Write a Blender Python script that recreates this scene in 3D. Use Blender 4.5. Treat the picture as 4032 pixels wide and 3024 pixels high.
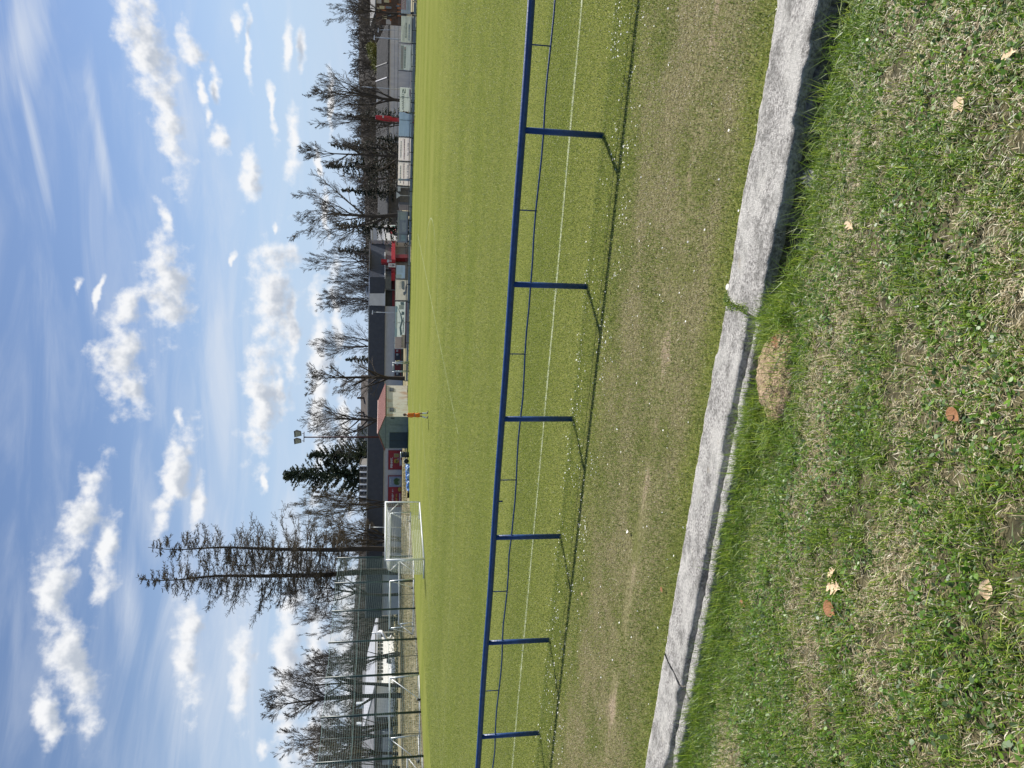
import bpy, math, random
import numpy as np
from mathutils import Matrix, Vector
R = math.radians
scene = bpy.context.scene
for o in list(bpy.data.objects): bpy.data.objects.remove(o)
col = scene.collection
# ------------------------------------------------------------------ camera
F_PX, CX, CY, CH = 3050.2, 28.598, -42.528, 2.766
YAW, PITCH, ROLL = -0.36954, 0.16486, 0.01021
r_ = np.array([math.cos(YAW), -math.sin(YAW), 0.]); f0 = np.array([math.sin(YAW), math.cos(YAW), 0.]); u0 = np.array([0, 0, 1.])
fw = f0*math.cos(PITCH)-u0*math.sin(PITCH); up = u0*math.cos(PITCH)+f0*math.sin(PITCH)
r2 = r_*math.cos(ROLL)+up*math.sin(ROLL); up2 = up*math.cos(ROLL)-r_*math.sin(ROLL)
C0 = np.array([CX, CY, CH]); G0 = np.array([CX, CY, 0.])
cam = bpy.data.cameras.new('camera'); cam.lens = F_PX/4032*36; cam.sensor_width = 36; cam.clip_start = .05; cam.clip_end = 3000
co = bpy.data.objects.new('camera', cam); col.objects.link(co); scene.camera = co
# the photograph was taken with the phone held upright and is shown lying on its side
bx, by, bz = -up2, r2, -fw
co.matrix_world = Matrix(((bx[0], by[0], bz[0], CX), (bx[1], by[1], bz[1], CY), (bx[2], by[2], bz[2], CH), (0, 0, 0, 1)))
# ------------------------------------------------------------------ sun, sky
scene.view_settings.view_transform = 'Standard'; scene.view_settings.look = 'None'
scene.view_settings.exposure = 0.5; scene.view_settings.gamma = 1
SUN_EL, SUN_AZ = R(47.5), math.atan2(.42, .91)
sl = bpy.data.lights.new('sun', 'SUN'); sl.energy = 4.9; sl.angle = R(.53); sl.color = (1, .955, .88)
so = bpy.data.objects.new('sun', sl); col.objects.link(so)
sd = Vector((math.sin(SUN_AZ)*math.cos(SUN_EL), math.cos(SUN_AZ)*math.cos(SUN_EL), math.sin(SUN_EL)))
so.rotation_euler = sd.to_track_quat('Z', 'Y').to_euler(); so.location = (0, 0, 60)

def ray(sx, sy): return fw+r2*((1512-sy)/F_PX)-up2*((sx-2016)/F_PX)
def gp(sx, sy, z=0.):                 # a pixel of the photo on level z
    d = ray(sx, sy); return C0+d*((z-CH)/d[2])
def yp(sx, sy, Y):                    # on the plane y = Y
    d = ray(sx, sy); return C0+d*((Y-CY)/d[1])
def fz(sx, sy, D):                    # lateral offset and height at distance D
    d = ray(sx, sy); p = C0+d*(D/(d@f0)); return float((p-C0)@r_), float(p[2])
def FW(a, d, z): return G0+r_*a+f0*d+np.array([0, 0, z])
def proj(P):
    d = P-C0; zc = d@fw; return 2016-F_PX*(d@up2)/zc, 1512-F_PX*(d@r2)/zc, zc

def azel(sx, sy):
    d = ray(sx, sy); d = d/np.linalg.norm(d); return np.array([math.atan2(d[0], d[1]), math.asin(d[2])])
world = bpy.data.worlds.new('World'); scene.world = world; world.use_nodes = True
def build_world():
    nt = world.node_tree; nt.nodes.clear(); L = nt.links.new
    def n(t, **k):
        x = nt.nodes.new(t)
        for a, b in k.items(): setattr(x, a, b)
        return x
    def mth(op, a, b=None, c=None, clamp=False):
        x = n('ShaderNodeMath', operation=op, use_clamp=clamp)
        for i, v in enumerate((a, b, c)):
            if v is None: continue
            if isinstance(v, (int, float)): x.inputs[i].default_value = v
            else: L(v, x.inputs[i])
        return x.outputs[0]
    def vm(op, a, b=None):
        x = n('ShaderNodeVectorMath', operation=op)
        for i, v in enumerate((a, b)):
            if v is None: continue
            if isinstance(v, tuple): x.inputs[i].default_value = v
            else: L(v, x.inputs[i])
        return x
    out = n('ShaderNodeOutputWorld'); bg = n('ShaderNodeBackground')
    sky = n('ShaderNodeTexSky', sky_type='NISHITA', sun_disc=False, sun_elevation=SUN_EL, sun_rotation=SUN_AZ, altitude=350, air_density=1.0, dust_density=.2, ozone_density=1.3)
    tc = n('ShaderNodeTexCoord'); sep = n('ShaderNodeSeparateXYZ'); L(tc.outputs['Generated'], sep.inputs[0])
    az = mth('ARCTAN2', sep.outputs[0], sep.outputs[1]); el = mth('ARCSINE', sep.outputs[2])
    ae = n('ShaderNodeCombineXYZ'); L(az, ae.inputs[0]); L(el, ae.inputs[1])
    # clouds: (x1,y1)-(x2,y2) axis and half thickness, read off the sky as seen
    CL = [(278,-40,352,235,50),(345,180,392,385,30),(398,60,428,170,22),(432,160,440,225,10),(462,150,470,215,13),(440,225,452,285,9),(465,275,484,335,17),
          (542,332,538,424,24),(508,28,512,85,12),(532,10,544,185,9),(617,48,618,160,10),(648,60,650,152,11),(578,155,592,300,8),(628,212,632,395,16),
          (358,530,372,712,50),(282,625,268,700,28),(256,700,262,860,50),(250,780,305,880,26),(222,585,205,680,9),(340,425,368,500,13),(168,600,172,635,8),
          (596,530,585,760,48),(575,720,556,1005,36),(628,560,630,850,15),(600,780,600,900,12),(690,600,688,1080,22),(720,560,735,760,14),(735,830,740,1000,16),
          (402,925,350,1140,34),(392,880,390,925,11),(438,1015,425,1140,15),(212,1010,135,1215,34),(120,1200,118,1330,42),(125,1330,190,1560,46),(95,1480,115,1610,26),
          (240,1100,215,1300,27),(395,1320,412,1540,26),(415,1315,400,1400,22),(520,1345,520,1540,24),(625,1245,620,1660,34),(690,1280,690,1680,42),(760,1180,760,1700,36),(566,1020,572,1060,7),(505,545,502,575,6),(588,480,590,510,6),(562,1590,570,1640,12),
          (700,400,705,520,9),(712,140,716,300,8),(680,320,690,380,8)]
    VL = [(418,260,505,1150,42),(470,1100,520,1700,70),(4,20,120,520,11),(60,-40,30,200,40),(380,1240,470,1700,60),(300,1000,350,1250,30),(190,150,235,420,12),(640,1100,650,1250,30),(255,1150,300,1450,30)]
    def mask_group(nm, lst, kk):
        grp = bpy.data.node_groups.new(nm, 'ShaderNodeTree')
        grp.interface.new_socket('P', in_out='INPUT', socket_type='NodeSocketVector'); grp.interface.new_socket('M', in_out='OUTPUT', socket_type='NodeSocketFloat')
        gi = grp.nodes.new('NodeGroupInput'); go = grp.nodes.new('NodeGroupOutput'); cur = None
        for x1, y1, x2, y2, h in lst:
            k = 4032/2212; h = h*kk; A = azel(x1*k, y1*k); B = azel(x2*k, y2*k); c = (A+B)/2; d = B-A
            hh = np.linalg.norm(azel((x1+x2)/2*k+h*k, (y1+y2)/2*k)-azel((x1+x2)/2*k, (y1+y2)/2*k))
            m = grp.nodes.new('ShaderNodeMapping'); m.vector_type = 'TEXTURE'
            m.inputs['Location'].default_value = (c[0], c[1], 0); m.inputs['Rotation'].default_value = (0, 0, math.atan2(d[1], d[0]))
            m.inputs['Scale'].default_value = (np.linalg.norm(d)/2+hh*.6, hh, 1)
            if cur is None: grp.links.new(gi.outputs[0], m.inputs['Vector'])
            else:                                                        # chained, so that the clouds are evaluated one after another
                ch = grp.nodes.new('ShaderNodeVectorMath'); ch.operation = 'MULTIPLY_ADD'; ch.inputs[1].default_value = (1e-8, 1e-8, 1e-8)
                grp.links.new(cur, ch.inputs[0]); grp.links.new(gi.outputs[0], ch.inputs[2]); grp.links.new(ch.outputs[0], m.inputs['Vector'])
            l = grp.nodes.new('ShaderNodeVectorMath'); l.operation = 'LENGTH'; grp.links.new(m.outputs[0], l.inputs[0])
            if cur is None: cur = l.outputs['Value']
            else:
                q = grp.nodes.new('ShaderNodeMath'); q.operation = 'SMOOTH_MIN'; q.inputs[2].default_value = .25
                grp.links.new(cur, q.inputs[0]); grp.links.new(l.outputs['Value'], q.inputs[1]); cur = q.outputs[0]
        grp.links.new(cur, go.inputs[0]); return grp
    grp = mask_group('cloud_mask', CL, 1.14); vgrp = mask_group('veil_mask', VL, 1.25)
    def fbm(vec, scale, detail, rough=.6, dist=0):
        t = n('ShaderNodeTexNoise', noise_dimensions='3D'); t.inputs['Scale'].default_value = scale; t.inputs['Detail'].default_value = detail
        t.inputs['Roughness'].default_value = rough; t.inputs['Distortion'].default_value = dist; L(vec, t.inputs['Vector']); return t
    def density(P, det=7):
        w = fbm(P, 26, 3); ws = vm('SCALE', vm('SUBTRACT', w.outputs['Color'], (.5, .5, .5)).outputs[0]); ws.inputs['Scale'].default_value = .022
        P2 = vm('ADD', P, ws.outputs[0]).outputs[0]
        g = n('ShaderNodeGroup'); g.node_tree = grp; L(P2, g.inputs[0])
        b = fbm(P, 40, det, .56)
        e = mth('SUBTRACT', 1.0, g.outputs[0])                        # >0 inside
        e = mth('MAXIMUM', e, -1.5)
        return mth('ADD', e, mth('MULTIPLY', mth('SUBTRACT', b.outputs['Fac'], .5), 2.5))
    P = ae.outputs[0]
    D1 = density(P)
    up1 = vm('ADD', P, (.004, .013, 0)).outputs[0]; D2 = density(up1, 3)
    def sstep(x, a, b):
        m = n('ShaderNodeMapRange', interpolation_type='SMOOTHSTEP'); m.inputs[1].default_value = a; m.inputs[2].default_value = b; L(x, m.inputs[0]); return m.outputs[0]
    alpha = sstep(D1, -.16, .78); shade = sstep(D2, .0, 1.0)
    # high thin veil, stretched in broad bands
    mp = n('ShaderNodeMapping'); mp.inputs['Rotation'].default_value = (0, 0, R(-9)); mp.inputs['Scale'].default_value = (1.2, 7.5, 1); L(P, mp.inputs['Vector'])
    v1 = fbm(mp.outputs[0], 3.4, 7, .58, .7)
    gv = n('ShaderNodeGroup'); gv.node_tree = vgrp; L(P, gv.inputs[0])
    vb = sstep(mth('ADD', mth('SUBTRACT', 1.0, gv.outputs[0]), mth('MULTIPLY', mth('SUBTRACT', v1.outputs['Fac'], .5), 4.2)), -.6, 1.5)
    veil = mth('MAXIMUM', mth('MULTIPLY', sstep(v1.outputs['Fac'], .40, .76), .26), mth('MULTIPLY', vb, .68))
    cc = n('ShaderNodeMix', data_type='RGBA'); cc.inputs['A'].default_value = (.97, .98, 1.0, 1); cc.inputs['B'].default_value = (.53, .585, .675, 1); L(shade, cc.inputs['Factor'])
    skm = n('ShaderNodeMix', data_type='RGBA', blend_type='MULTIPLY'); skm.inputs['Factor'].default_value = 1; L(sky.outputs[0], skm.inputs['A']); skm.inputs['B'].default_value = (SKYT[0], SKYT[1], SKYT[2], 1)
    hz = n('ShaderNodeMix', data_type='RGBA'); L(sstep(mth('MULTIPLY', el, -1), -.34, .0), hz.inputs['Factor']); L(skm.outputs['Result'], hz.inputs['A']); hz.inputs['B'].default_value = (4.6, 5.9, 7.7, 1)
    m1 = n('ShaderNodeMix', data_type='RGBA'); L(veil, m1.inputs['Factor']); L(hz.outputs['Result'], m1.inputs['A']); m1.inputs['B'].default_value = (VEILC[0], VEILC[1], VEILC[2], 1)
    cs = n('ShaderNodeVectorMath', operation='SCALE'); L(cc.outputs['Result'], cs.inputs[0]); cs.inputs['Scale'].default_value = 1/SKYS*.68
    m2 = n('ShaderNodeMix', data_type='RGBA'); L(alpha, m2.inputs['Factor']); L(m1.outputs['Result'], m2.inputs['A']); L(cs.outputs[0], m2.inputs['B'])
    L(m2.outputs['Result'], bg.inputs['Color']); bg.inputs['Strength'].default_value = SKYS; L(bg.outputs[0], out.inputs['Surface'])
SKYS = .078; SKYT = (.90, .90, .97); VEILC = (6.6, 7.1, 7.9)
build_world()
world.cycles.sampling_method = 'MANUAL'; world.cycles.sample_map_resolution = 512

# ------------------------------------------------------------------ materials
MATS = {}
def mat(name, c1, c2=None, scale=6., rough=.75, bump=0., metal=0., detail=4, stretch=(1, 1, 1), lo=.35, hi=.65, bscale=None, spec=.35, coord='Object', trans=0.):
    if name in MATS: return MATS[name]
    m = bpy.data.materials.new(name); m.use_nodes = True; nt = m.node_tree; b = nt.nodes['Principled BSDF']; L = nt.links.new
    b.inputs['Roughness'].default_value = rough; b.inputs['Metallic'].default_value = metal; b.inputs['Specular IOR Level'].default_value = spec
    if c2 is None: c2 = tuple(min(1, x*1.12+.004) for x in c1); c1 = tuple(x*.9 for x in c1)
    tc = nt.nodes.new('ShaderNodeTexCoord'); mp = nt.nodes.new('ShaderNodeMapping'); mp.inputs['Scale'].default_value = stretch; L(tc.outputs[coord], mp.inputs[0])
    t = nt.nodes.new('ShaderNodeTexNoise'); t.inputs['Scale'].default_value = scale; t.inputs['Detail'].default_value = detail; L(mp.outputs[0], t.inputs['Vector'])
    mr = nt.nodes.new('ShaderNodeMapRange'); mr.inputs[1].default_value = lo; mr.inputs[2].default_value = hi; L(t.outputs['Fac'], mr.inputs[0])
    mx = nt.nodes.new('ShaderNodeMix'); mx.data_type = 'RGBA'; L(mr.outputs[0], mx.inputs['Factor']); mx.inputs['A'].default_value = (*c1, 1); mx.inputs['B'].default_value = (*c2, 1)
    L(mx.outputs['Result'], b.inputs['Base Color'])
    if bump:
        t2 = nt.nodes.new('ShaderNodeTexNoise'); t2.inputs['Scale'].default_value = bscale or scale*3; t2.inputs['Detail'].default_value = 6; L(mp.outputs[0], t2.inputs['Vector'])
        bm = nt.nodes.new('ShaderNodeBump'); bm.inputs['Strength'].default_value = bump; bm.inputs['Distance'].default_value = .02; L(t2.outputs['Fac'], bm.inputs['Height']); L(bm.outputs[0], b.inputs['Normal'])
    if trans:
        tb = nt.nodes.new('ShaderNodeBsdfTranslucent'); L(mx.outputs['Result'], tb.inputs[0]); xs_ = nt.nodes.new('ShaderNodeMixShader'); xs_.inputs[0].default_value = trans
        L(b.outputs[0], xs_.inputs[1]); L(tb.outputs[0], xs_.inputs[2]); L(xs_.outputs[0], nt.nodes['Material Output'].inputs[0])
    MATS[name] = m; return m
def blade_mat(name, trans=.42):
    m = bpy.data.materials.new(name); m.use_nodes = True; nt = m.node_tree; L = nt.links.new; b = nt.nodes['Principled BSDF']; out = nt.nodes['Material Output']
    a = nt.nodes.new('ShaderNodeVertexColor'); a.layer_name = 'Col'
    b.inputs['Roughness'].default_value = .42; b.inputs['Specular IOR Level'].default_value = .5; L(a.outputs[0], b.inputs['Base Color'])
    t = nt.nodes.new('ShaderNodeBsdfTranslucent'); L(a.outputs[0], t.inputs[0])
    x = nt.nodes.new('ShaderNodeMixShader'); x.inputs[0].default_value = trans; L(b.outputs[0], x.inputs[1]); L(t.outputs[0], x.inputs[2]); L(x.outputs[0], out.inputs[0])
    return m

# ------------------------------------------------------------------ mesh helpers
def tag(o, label=None, cat=None, group=None, kind=None):
    if label: o['label'] = label
    if cat: o['category'] = cat
    if group: o['group'] = group
    if kind: o['kind'] = kind
    return o
def empty(name, loc, label, cat, group=None):
    o = bpy.data.objects.new(name, None); o.empty_display_size = .3; col.objects.link(o); o.location = [float(x) for x in loc]
    return tag(o, label, cat, group)
def np_mesh(name, V, loops, counts, smooth=False, cols=None, mats=(), mi=None):
    me = bpy.data.meshes.new(name); V = np.asarray(V, np.float32); loops = np.asarray(loops, np.int32).ravel(); counts = np.asarray(counts, np.int32)
    me.vertices.add(len(V)); me.vertices.foreach_set('co', V.ravel()); me.loops.add(len(loops)); me.loops.foreach_set('vertex_index', loops)
    me.polygons.add(len(counts)); me.polygons.foreach_set('loop_start', np.concatenate([[0], np.cumsum(counts)[:-1]]).astype(np.int32))
    me.polygons.foreach_set('use_smooth', np.full(len(counts), bool(smooth)))
    if mi is not None: me.polygons.foreach_set('material_index', np.asarray(mi, np.int32))
    for m in mats: me.materials.append(m)
    me.update(calc_edges=True)
    if cols is not None:
        a = me.color_attributes.new('Col', 'FLOAT_COLOR', 'POINT'); a.data.foreach_set('color', np.asarray(cols, np.float32).ravel())
    return me
def link(name, me, parent=None, loc=None):
    o = bpy.data.objects.new(name, me); col.objects.link(o)
    if parent is not None: o.parent = parent
    if loc is not None: o.location = [float(x) for x in loc]
    return o
class MB:
    def __init__(s): s.v = []; s.f = []; s.n = 0
    def add(s, V, Fs):
        for f in Fs: s.f.append([i+s.n for i in f])
        s.v.extend([np.asarray(p, float) for p in V]); s.n += len(V); return s
    def hexa(s, P):      # 8 points: bottom ring, top ring
        return s.add(P, [(3, 2, 1, 0), (4, 5, 6, 7), (0, 1, 5, 4), (1, 2, 6, 5), (2, 3, 7, 6), (3, 0, 4, 7)])
    def box(s, x0, x1, y0, y1, z0, z1, fn=None):
        P = [(x0, y0, z0), (x1, y0, z0), (x1, y1, z0), (x0, y1, z0), (x0, y0, z1), (x1, y0, z1), (x1, y1, z1), (x0, y1, z1)]
        return s.hexa([fn(*p) for p in P] if fn else P)
    def fb(s, a0, a1, d0, d1, z0, z1): return s.box(a0, a1, d0, d1, z0, z1, FW)
    def px(s, vt, vb, sr, sl_, D, th=.3, front=0.):      # facade rectangle seen between these pixels, at distance D
        a0 = fz((vt+vb)/2, sl_, D)[0]; a1 = fz((vt+vb)/2, sr, D)[0]; m = (sr+sl_)/2
        return s.fb(a0, a1, D-front, D+th, fz(vb, m, D)[1], fz(vt, m, D)[1])
    def pxp(s, pts, D, th=.1):                           # polygon of pixels (v, sy) at distance D, given thickness
        q = [fz(v, y, D) for v, y in pts]; n = len(q)
        return s.add([FW(a, D, z) for a, z in q]+[FW(a, D+th, z) for a, z in q], [tuple(range(n)), tuple(range(2*n-1, n-1, -1))]+[(i, i+n, (i+1) % n+n, (i+1) % n) for i in range(n)])
    def tube(s, pts, rad, n=8, cap=True):
        pts = [np.asarray(p, float) for p in pts]; rad = [rad]*len(pts) if isinstance(rad, (int, float)) else rad; V = []; Fs = []
        prev = None
        for i, p in enumerate(pts):
            t = (pts[min(i+1, len(pts)-1)]-pts[max(i-1, 0)]); t = t/(np.linalg.norm(t)+1e-9)
            if prev is None:
                a = np.array([0, 0, 1.]) if abs(t[2]) < .9 else np.array([1., 0, 0])
            else: a = prev
            e1 = a-t*(a@t); e1 /= np.linalg.norm(e1)+1e-9; prev = e1; e2 = np.cross(t, e1)
            for k in range(n):
                g = 2*math.pi*k/n; V.append(p+rad[i]*(e1*math.cos(g)+e2*math.sin(g)))
        for i in range(len(pts)-1):
            for k in range(n): Fs.append((i*n+k, i*n+(k+1) % n, (i+1)*n+(k+1) % n, (i+1)*n+k))
        if cap: Fs += [tuple(range(n-1, -1, -1)), tuple(range((len(pts)-1)*n, len(pts)*n))]
        return s.add(V, Fs)
    def build(s, name, m, parent=None, smooth=False, loc=None):
        base = np.array(parent_loc(parent)) if parent is not None else (np.array(loc, float) if loc is not None else np.mean(s.v, 0)*np.array([1, 1, 0])+np.array([0, 0, min(p[2] for p in s.v)]))
        me = np_mesh(name, np.array(s.v)-base, [i for f in s.f for i in f], [len(f) for f in s.f], smooth, mats=(m,))
        return link(name, me, parent, base if parent is None else None)
def parent_loc(o):
    p = np.array(o.location)
    while o.parent is not None: o = o.parent; p = p+np.array(o.location)
    return p
def text(name, s, m, parent, org, xdir, zdir, width, height, mirror=False, bold=.0):
    c = bpy.data.curves.new(name, 'FONT'); c.body = s; c.align_x = 'LEFT'; c.size = 1; c.offset = bold
    o = bpy.data.objects.new(name, c); col.objects.link(o); bpy.context.view_layer.update()
    me = bpy.data.meshes.new_from_object(o.evaluated_get(bpy.context.evaluated_depsgraph_get())); bpy.data.objects.remove(o)
    V = np.zeros(len(me.vertices)*3, np.float32); me.vertices.foreach_get('co', V); V = V.reshape(-1, 3); lo = V.min(0); sz = V.max(0)-lo
    u = (V[:, 0]-lo[0])/max(sz[0], 1e-6)*width; w = (V[:, 1]-lo[1])/max(sz[1], 1e-6)*height
    if mirror: u = width-u
    W = np.asarray(org)+u[:, None]*np.asarray(xdir)+w[:, None]*np.asarray(zdir)-parent_loc(parent)
    me.vertices.foreach_set('co', W.astype(np.float32).ravel()); me.update(); me.materials.clear(); me.materials.append(m)
    return link(name, me, parent)
def vnoise(x, y, seed=0):
    xi = np.floor(x).astype(np.int64); yi = np.floor(y).astype(np.int64); fx = x-xi; fy = y-yi; fx = fx*fx*(3-2*fx); fy = fy*fy*(3-2*fy)
    def h(a, b):
        k = (a*374761393+b*668265263+seed*974711) & 0xffffffff; k = ((k ^ (k >> 13))*1274126177) & 0xffffffff; return ((k ^ (k >> 16)) & 0xffff)/65535.
    return (h(xi, yi)*(1-fx)+h(xi+1, yi)*fx)*(1-fy)+(h(xi, yi+1)*(1-fx)+h(xi+1, yi+1)*fx)*fy
def fbm2(x, y, o=4, seed=0):
    s = 0; a = .5; t = 0
    for i in range(o): s = s+a*vnoise(x*2**i, y*2**i, seed+i*17); t += a; a *= .55
    return s/t
def grid_mesh(name, xs, ys, zf, m, kind='structure', smooth=True):
    X, Y = np.meshgrid(xs, ys); Z = zf(X, Y); V = np.stack([X, Y, Z], -1).reshape(-1, 3); nx, ny = len(xs), len(ys)
    i = np.arange(nx*ny).reshape(ny, nx); q = np.stack([i[:-1, :-1], i[:-1, 1:], i[1:, 1:], i[1:, :-1]], -1).reshape(-1, 4)
    o = link(name, np_mesh(name, V, q, np.full(len(q), 4), smooth, mats=(m,)))
    if kind: o['kind'] = kind
    return o

# ------------------------------------------------------------------ ground and pitch
Y_TOUCH, Y_RAIL, Y_K0, Y_K1 = -30.48, -32.375, -36.84, -37.47
def sm(x, a, b):
    t = np.clip((x-a)/(b-a), 0, 1); return t*t*(3-2*t)
KXR = 27.35
def lawn_z(x, y):
    dip = .115*sm(x, KXR-.1, KXR+.45)*sm(y, -37.85, -37.58)*(.75+.5*vnoise(np.asarray(x)*5., np.asarray(x)*0., 6))
    d = np.maximum(-37.42-y, 0); return -.03+.235*d*sm(d, -.3, 1.2)+.035*(fbm2(x*2.2, y*2.2, 3, 5)-.5)*sm(d, 0, .4)+.018*(fbm2(x*9, y*9, 2, 9)-.5)-dip
def ground_z(x, y):
    return -.04-2.3*sm(y, 40.2, 45)*sm(x, -4, 3)+.02*0-1.2*sm(-37.42-y, -.4, .2)
def turf_material():
    m = bpy.data.materials.new('turf'); m.use_nodes = True; nt = m.node_tree; L = nt.links.new; b = nt.nodes['Principled BSDF']; b.inputs['Roughness'].default_value = 1; b.inputs['Specular IOR Level'].default_value = 0
    tc = nt.nodes.new('ShaderNodeTexCoord'); sp = nt.nodes.new('ShaderNodeSeparateXYZ'); L(tc.outputs['Object'], sp.inputs[0])
    def noise(scale, det=4, st=(1, 1, 1), rough=.55):
        mp = nt.nodes.new('ShaderNodeMapping'); mp.inputs['Scale'].default_value = st; L(tc.outputs['Object'], mp.inputs[0])
        t = nt.nodes.new('ShaderNodeTexNoise'); t.inputs['Scale'].default_value = scale; t.inputs['Detail'].default_value = det; t.inputs['Roughness'].default_value = rough; L(mp.outputs[0], t.inputs[0]); return t.outputs['Fac']
    def mr(x, a, b_, c=0, d=1):
        n = nt.nodes.new('ShaderNodeMapRange'); n.interpolation_type = 'SMOOTHSTEP'
        for i, v in ((1, a), (2, b_), (3, c), (4, d)): n.inputs[i].default_value = v
        L(x, n.inputs[0]); return n.outputs[0]
    def mix(f, A, B):
        n = nt.nodes.new('ShaderNodeMix'); n.data_type = 'RGBA'
        for nm, v in (('Factor', f), ('A', A), ('B', B)):
            if isinstance(v, tuple): n.inputs[nm].default_value = (*v, 1)
            else: L(v, n.inputs[nm])
        return n.outputs['Result']
    def mth(op, a, b_):
        n = nt.nodes.new('ShaderNodeMath'); n.operation = op
        for i, v in enumerate((a, b_)):
            if isinstance(v, (int, float)): n.inputs[i].default_value = v
            else: L(v, n.inputs[i])
        return n.outputs[0]
    fine = noise(26, 6, (1, .8, 1), .7); mid = noise(1.3, 5); big = noise(.16, 6, (.6, 1.6, 1))
    g = mix(mr(fine, .3, .7), (.10, .125, .025), (.25, .272, .07))
    g = mix(mr(mid, .38, .72, 0, .45), g, (.115, .148, .028))
    g = mix(mr(big, .35, .7, 0, .5), g, (.245, .25, .08))
    # mown bands running with the touchline
    w = nt.nodes.new('ShaderNodeMath'); w.operation = 'SINE'; L(mth('ADD', mth('MULTIPLY', sp.outputs[1], 1.15), mth('MULTIPLY', mid, 1.2)), w.inputs[0])
    g = mix(mr(w.outputs[0], -1, 1, 0, .3), g, (.25, .262, .075))
    # worn, straw coloured verge between the rail and the kerb
    ye = mth('ADD', sp.outputs[1], mth('MULTIPLY', mth('SUBTRACT', mid, .5), 1.1))
    verge = mix(mr(fine, .32, .68), (.13, .12, .05), (.33, .30, .165))
    verge = mix(mr(mid, .45, .66, .05, .6), verge, (.13, .155, .035))
    a = mth('MULTIPLY', mr(ye, -32.9, -34.6), mr(ye, -36.8, -36.1))
    g = mix(a, g, verge)
    # trodden bare line
    dl = mth('ABSOLUTE', mth('ADD', sp.outputs[1], 35.56), 0)
    n2 = noise(.9, 4)
    d2 = mth('ADD', dl, mth('MULTIPLY', mth('SUBTRACT', 0.62, n2), 1.6))
    dirt = mix(mr(fine, .3, .7), (.26, .20, .125), (.43, .355, .25))
    g = mix(mr(d2, .24, .06), g, dirt)
    L(g, b.inputs['Base Color'])
    bm = nt.nodes.new('ShaderNodeBump'); bm.inputs['Strength'].default_value = .9; bm.inputs['Distance'].default_value = .05; L(fine, bm.inputs['Height']); L(bm.outputs[0], b.inputs['Normal'])
    return m
meadow = mat('dry_meadow', (.17, .15, .07), (.30, .255, .145), .6, .9, .6, detail=7, bscale=9)
xs = np.concatenate([np.linspace(-700, -60, 18), np.linspace(-50, 80, 53), np.linspace(90, 700, 18)])
ys = np.concatenate([[-120, -80, -60, -48, -40, -37.6, -37.3, -36.9], np.linspace(-34, 39, 30), np.linspace(39.5, 47, 16), np.linspace(50, 900, 30)])
grid_mesh('ground', xs, ys, ground_z, meadow)
turf = turf_material()
grid_mesh('grass_field', np.linspace(-11.2, 84, 120), np.linspace(-36.95, 39.3, 96), lambda x, y: np.zeros_like(x), turf)
soil = mat('lawn_soil', (.035, .032, .014), (.12, .105, .05), 9, .95, .8, detail=8, bscale=40)
grid_mesh('lawn', np.linspace(15, 44, 420), np.linspace(-46, -37.40, 130), lawn_z, soil)
def line_mat():
    m = mat('line_paint', (.22, .25, .085), (.46, .49, .34), 9, .8, lo=.38, hi=.68, detail=6); return m
lm = line_mat(); mb = MB(); FAINT = mat('faint_line_paint', (.19, .22, .065), (.33, .36, .18), 3, .9, lo=.4, hi=.75, detail=6)
def strip(x0, y0, x1, y1, w=.11):
    d = np.array([x1-x0, y1-y0]); Ln = np.linalg.norm(d); d /= Ln; nrm = np.array([-d[1], d[0]])*w/2; n = max(2, int(Ln/.5)); rg = np.random.RandomState(int(abs(x0*7+y0*3)))
    off = np.cumsum(rg.normal(0, .006, n+1)); off -= np.linspace(off[0], off[-1], n+1)
    V = []; Fs = []
    for i in range(n+1):
        t = i/n; p = np.array([x0+(x1-x0)*t, y0+(y1-y0)*t])+nrm/w*2*off[i]; k = rg.uniform(.75, 1.15)
        V += [(p[0]-nrm[0]*k, p[1]-nrm[1]*k, .004), (p[0]+nrm[0]*k, p[1]+nrm[1]*k, .004)]
    mb.add(V, [(2*i, 2*i+2, 2*i+3, 2*i+1) for i in range(n)])
strip(-.05, Y_TOUCH, 80, Y_TOUCH, .10); o = mb.build('pitch_markings', lm); o['kind'] = 'structure'; mb = MB(); strip(0, Y_TOUCH+.06, 0, 37.6); strip(.06, -16.5, 16.5, -16.5); strip(16.5, -16.55, 16.5, 23.8); strip(16.45, 23.8, .06, 23.8)
strip(.06, -5.5, 5.5, -5.5, .1); strip(5.5, -5.55, 5.5, 12.8, .1); strip(5.45, 12.8, .06, 12.8, .1)
for i in range(24):
    a0, a1 = [R(-53+106*(i+k)/24) for k in (0, 1)]
    strip(11.6+9.4*math.cos(a0), 3.66+9.15*math.sin(a0), 11.6+9.4*math.cos(a1), 3.66+9.15*math.sin(a1), .1)
o = mb.build('pitch_markings', FAINT); o['kind'] = 'structure'

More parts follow.
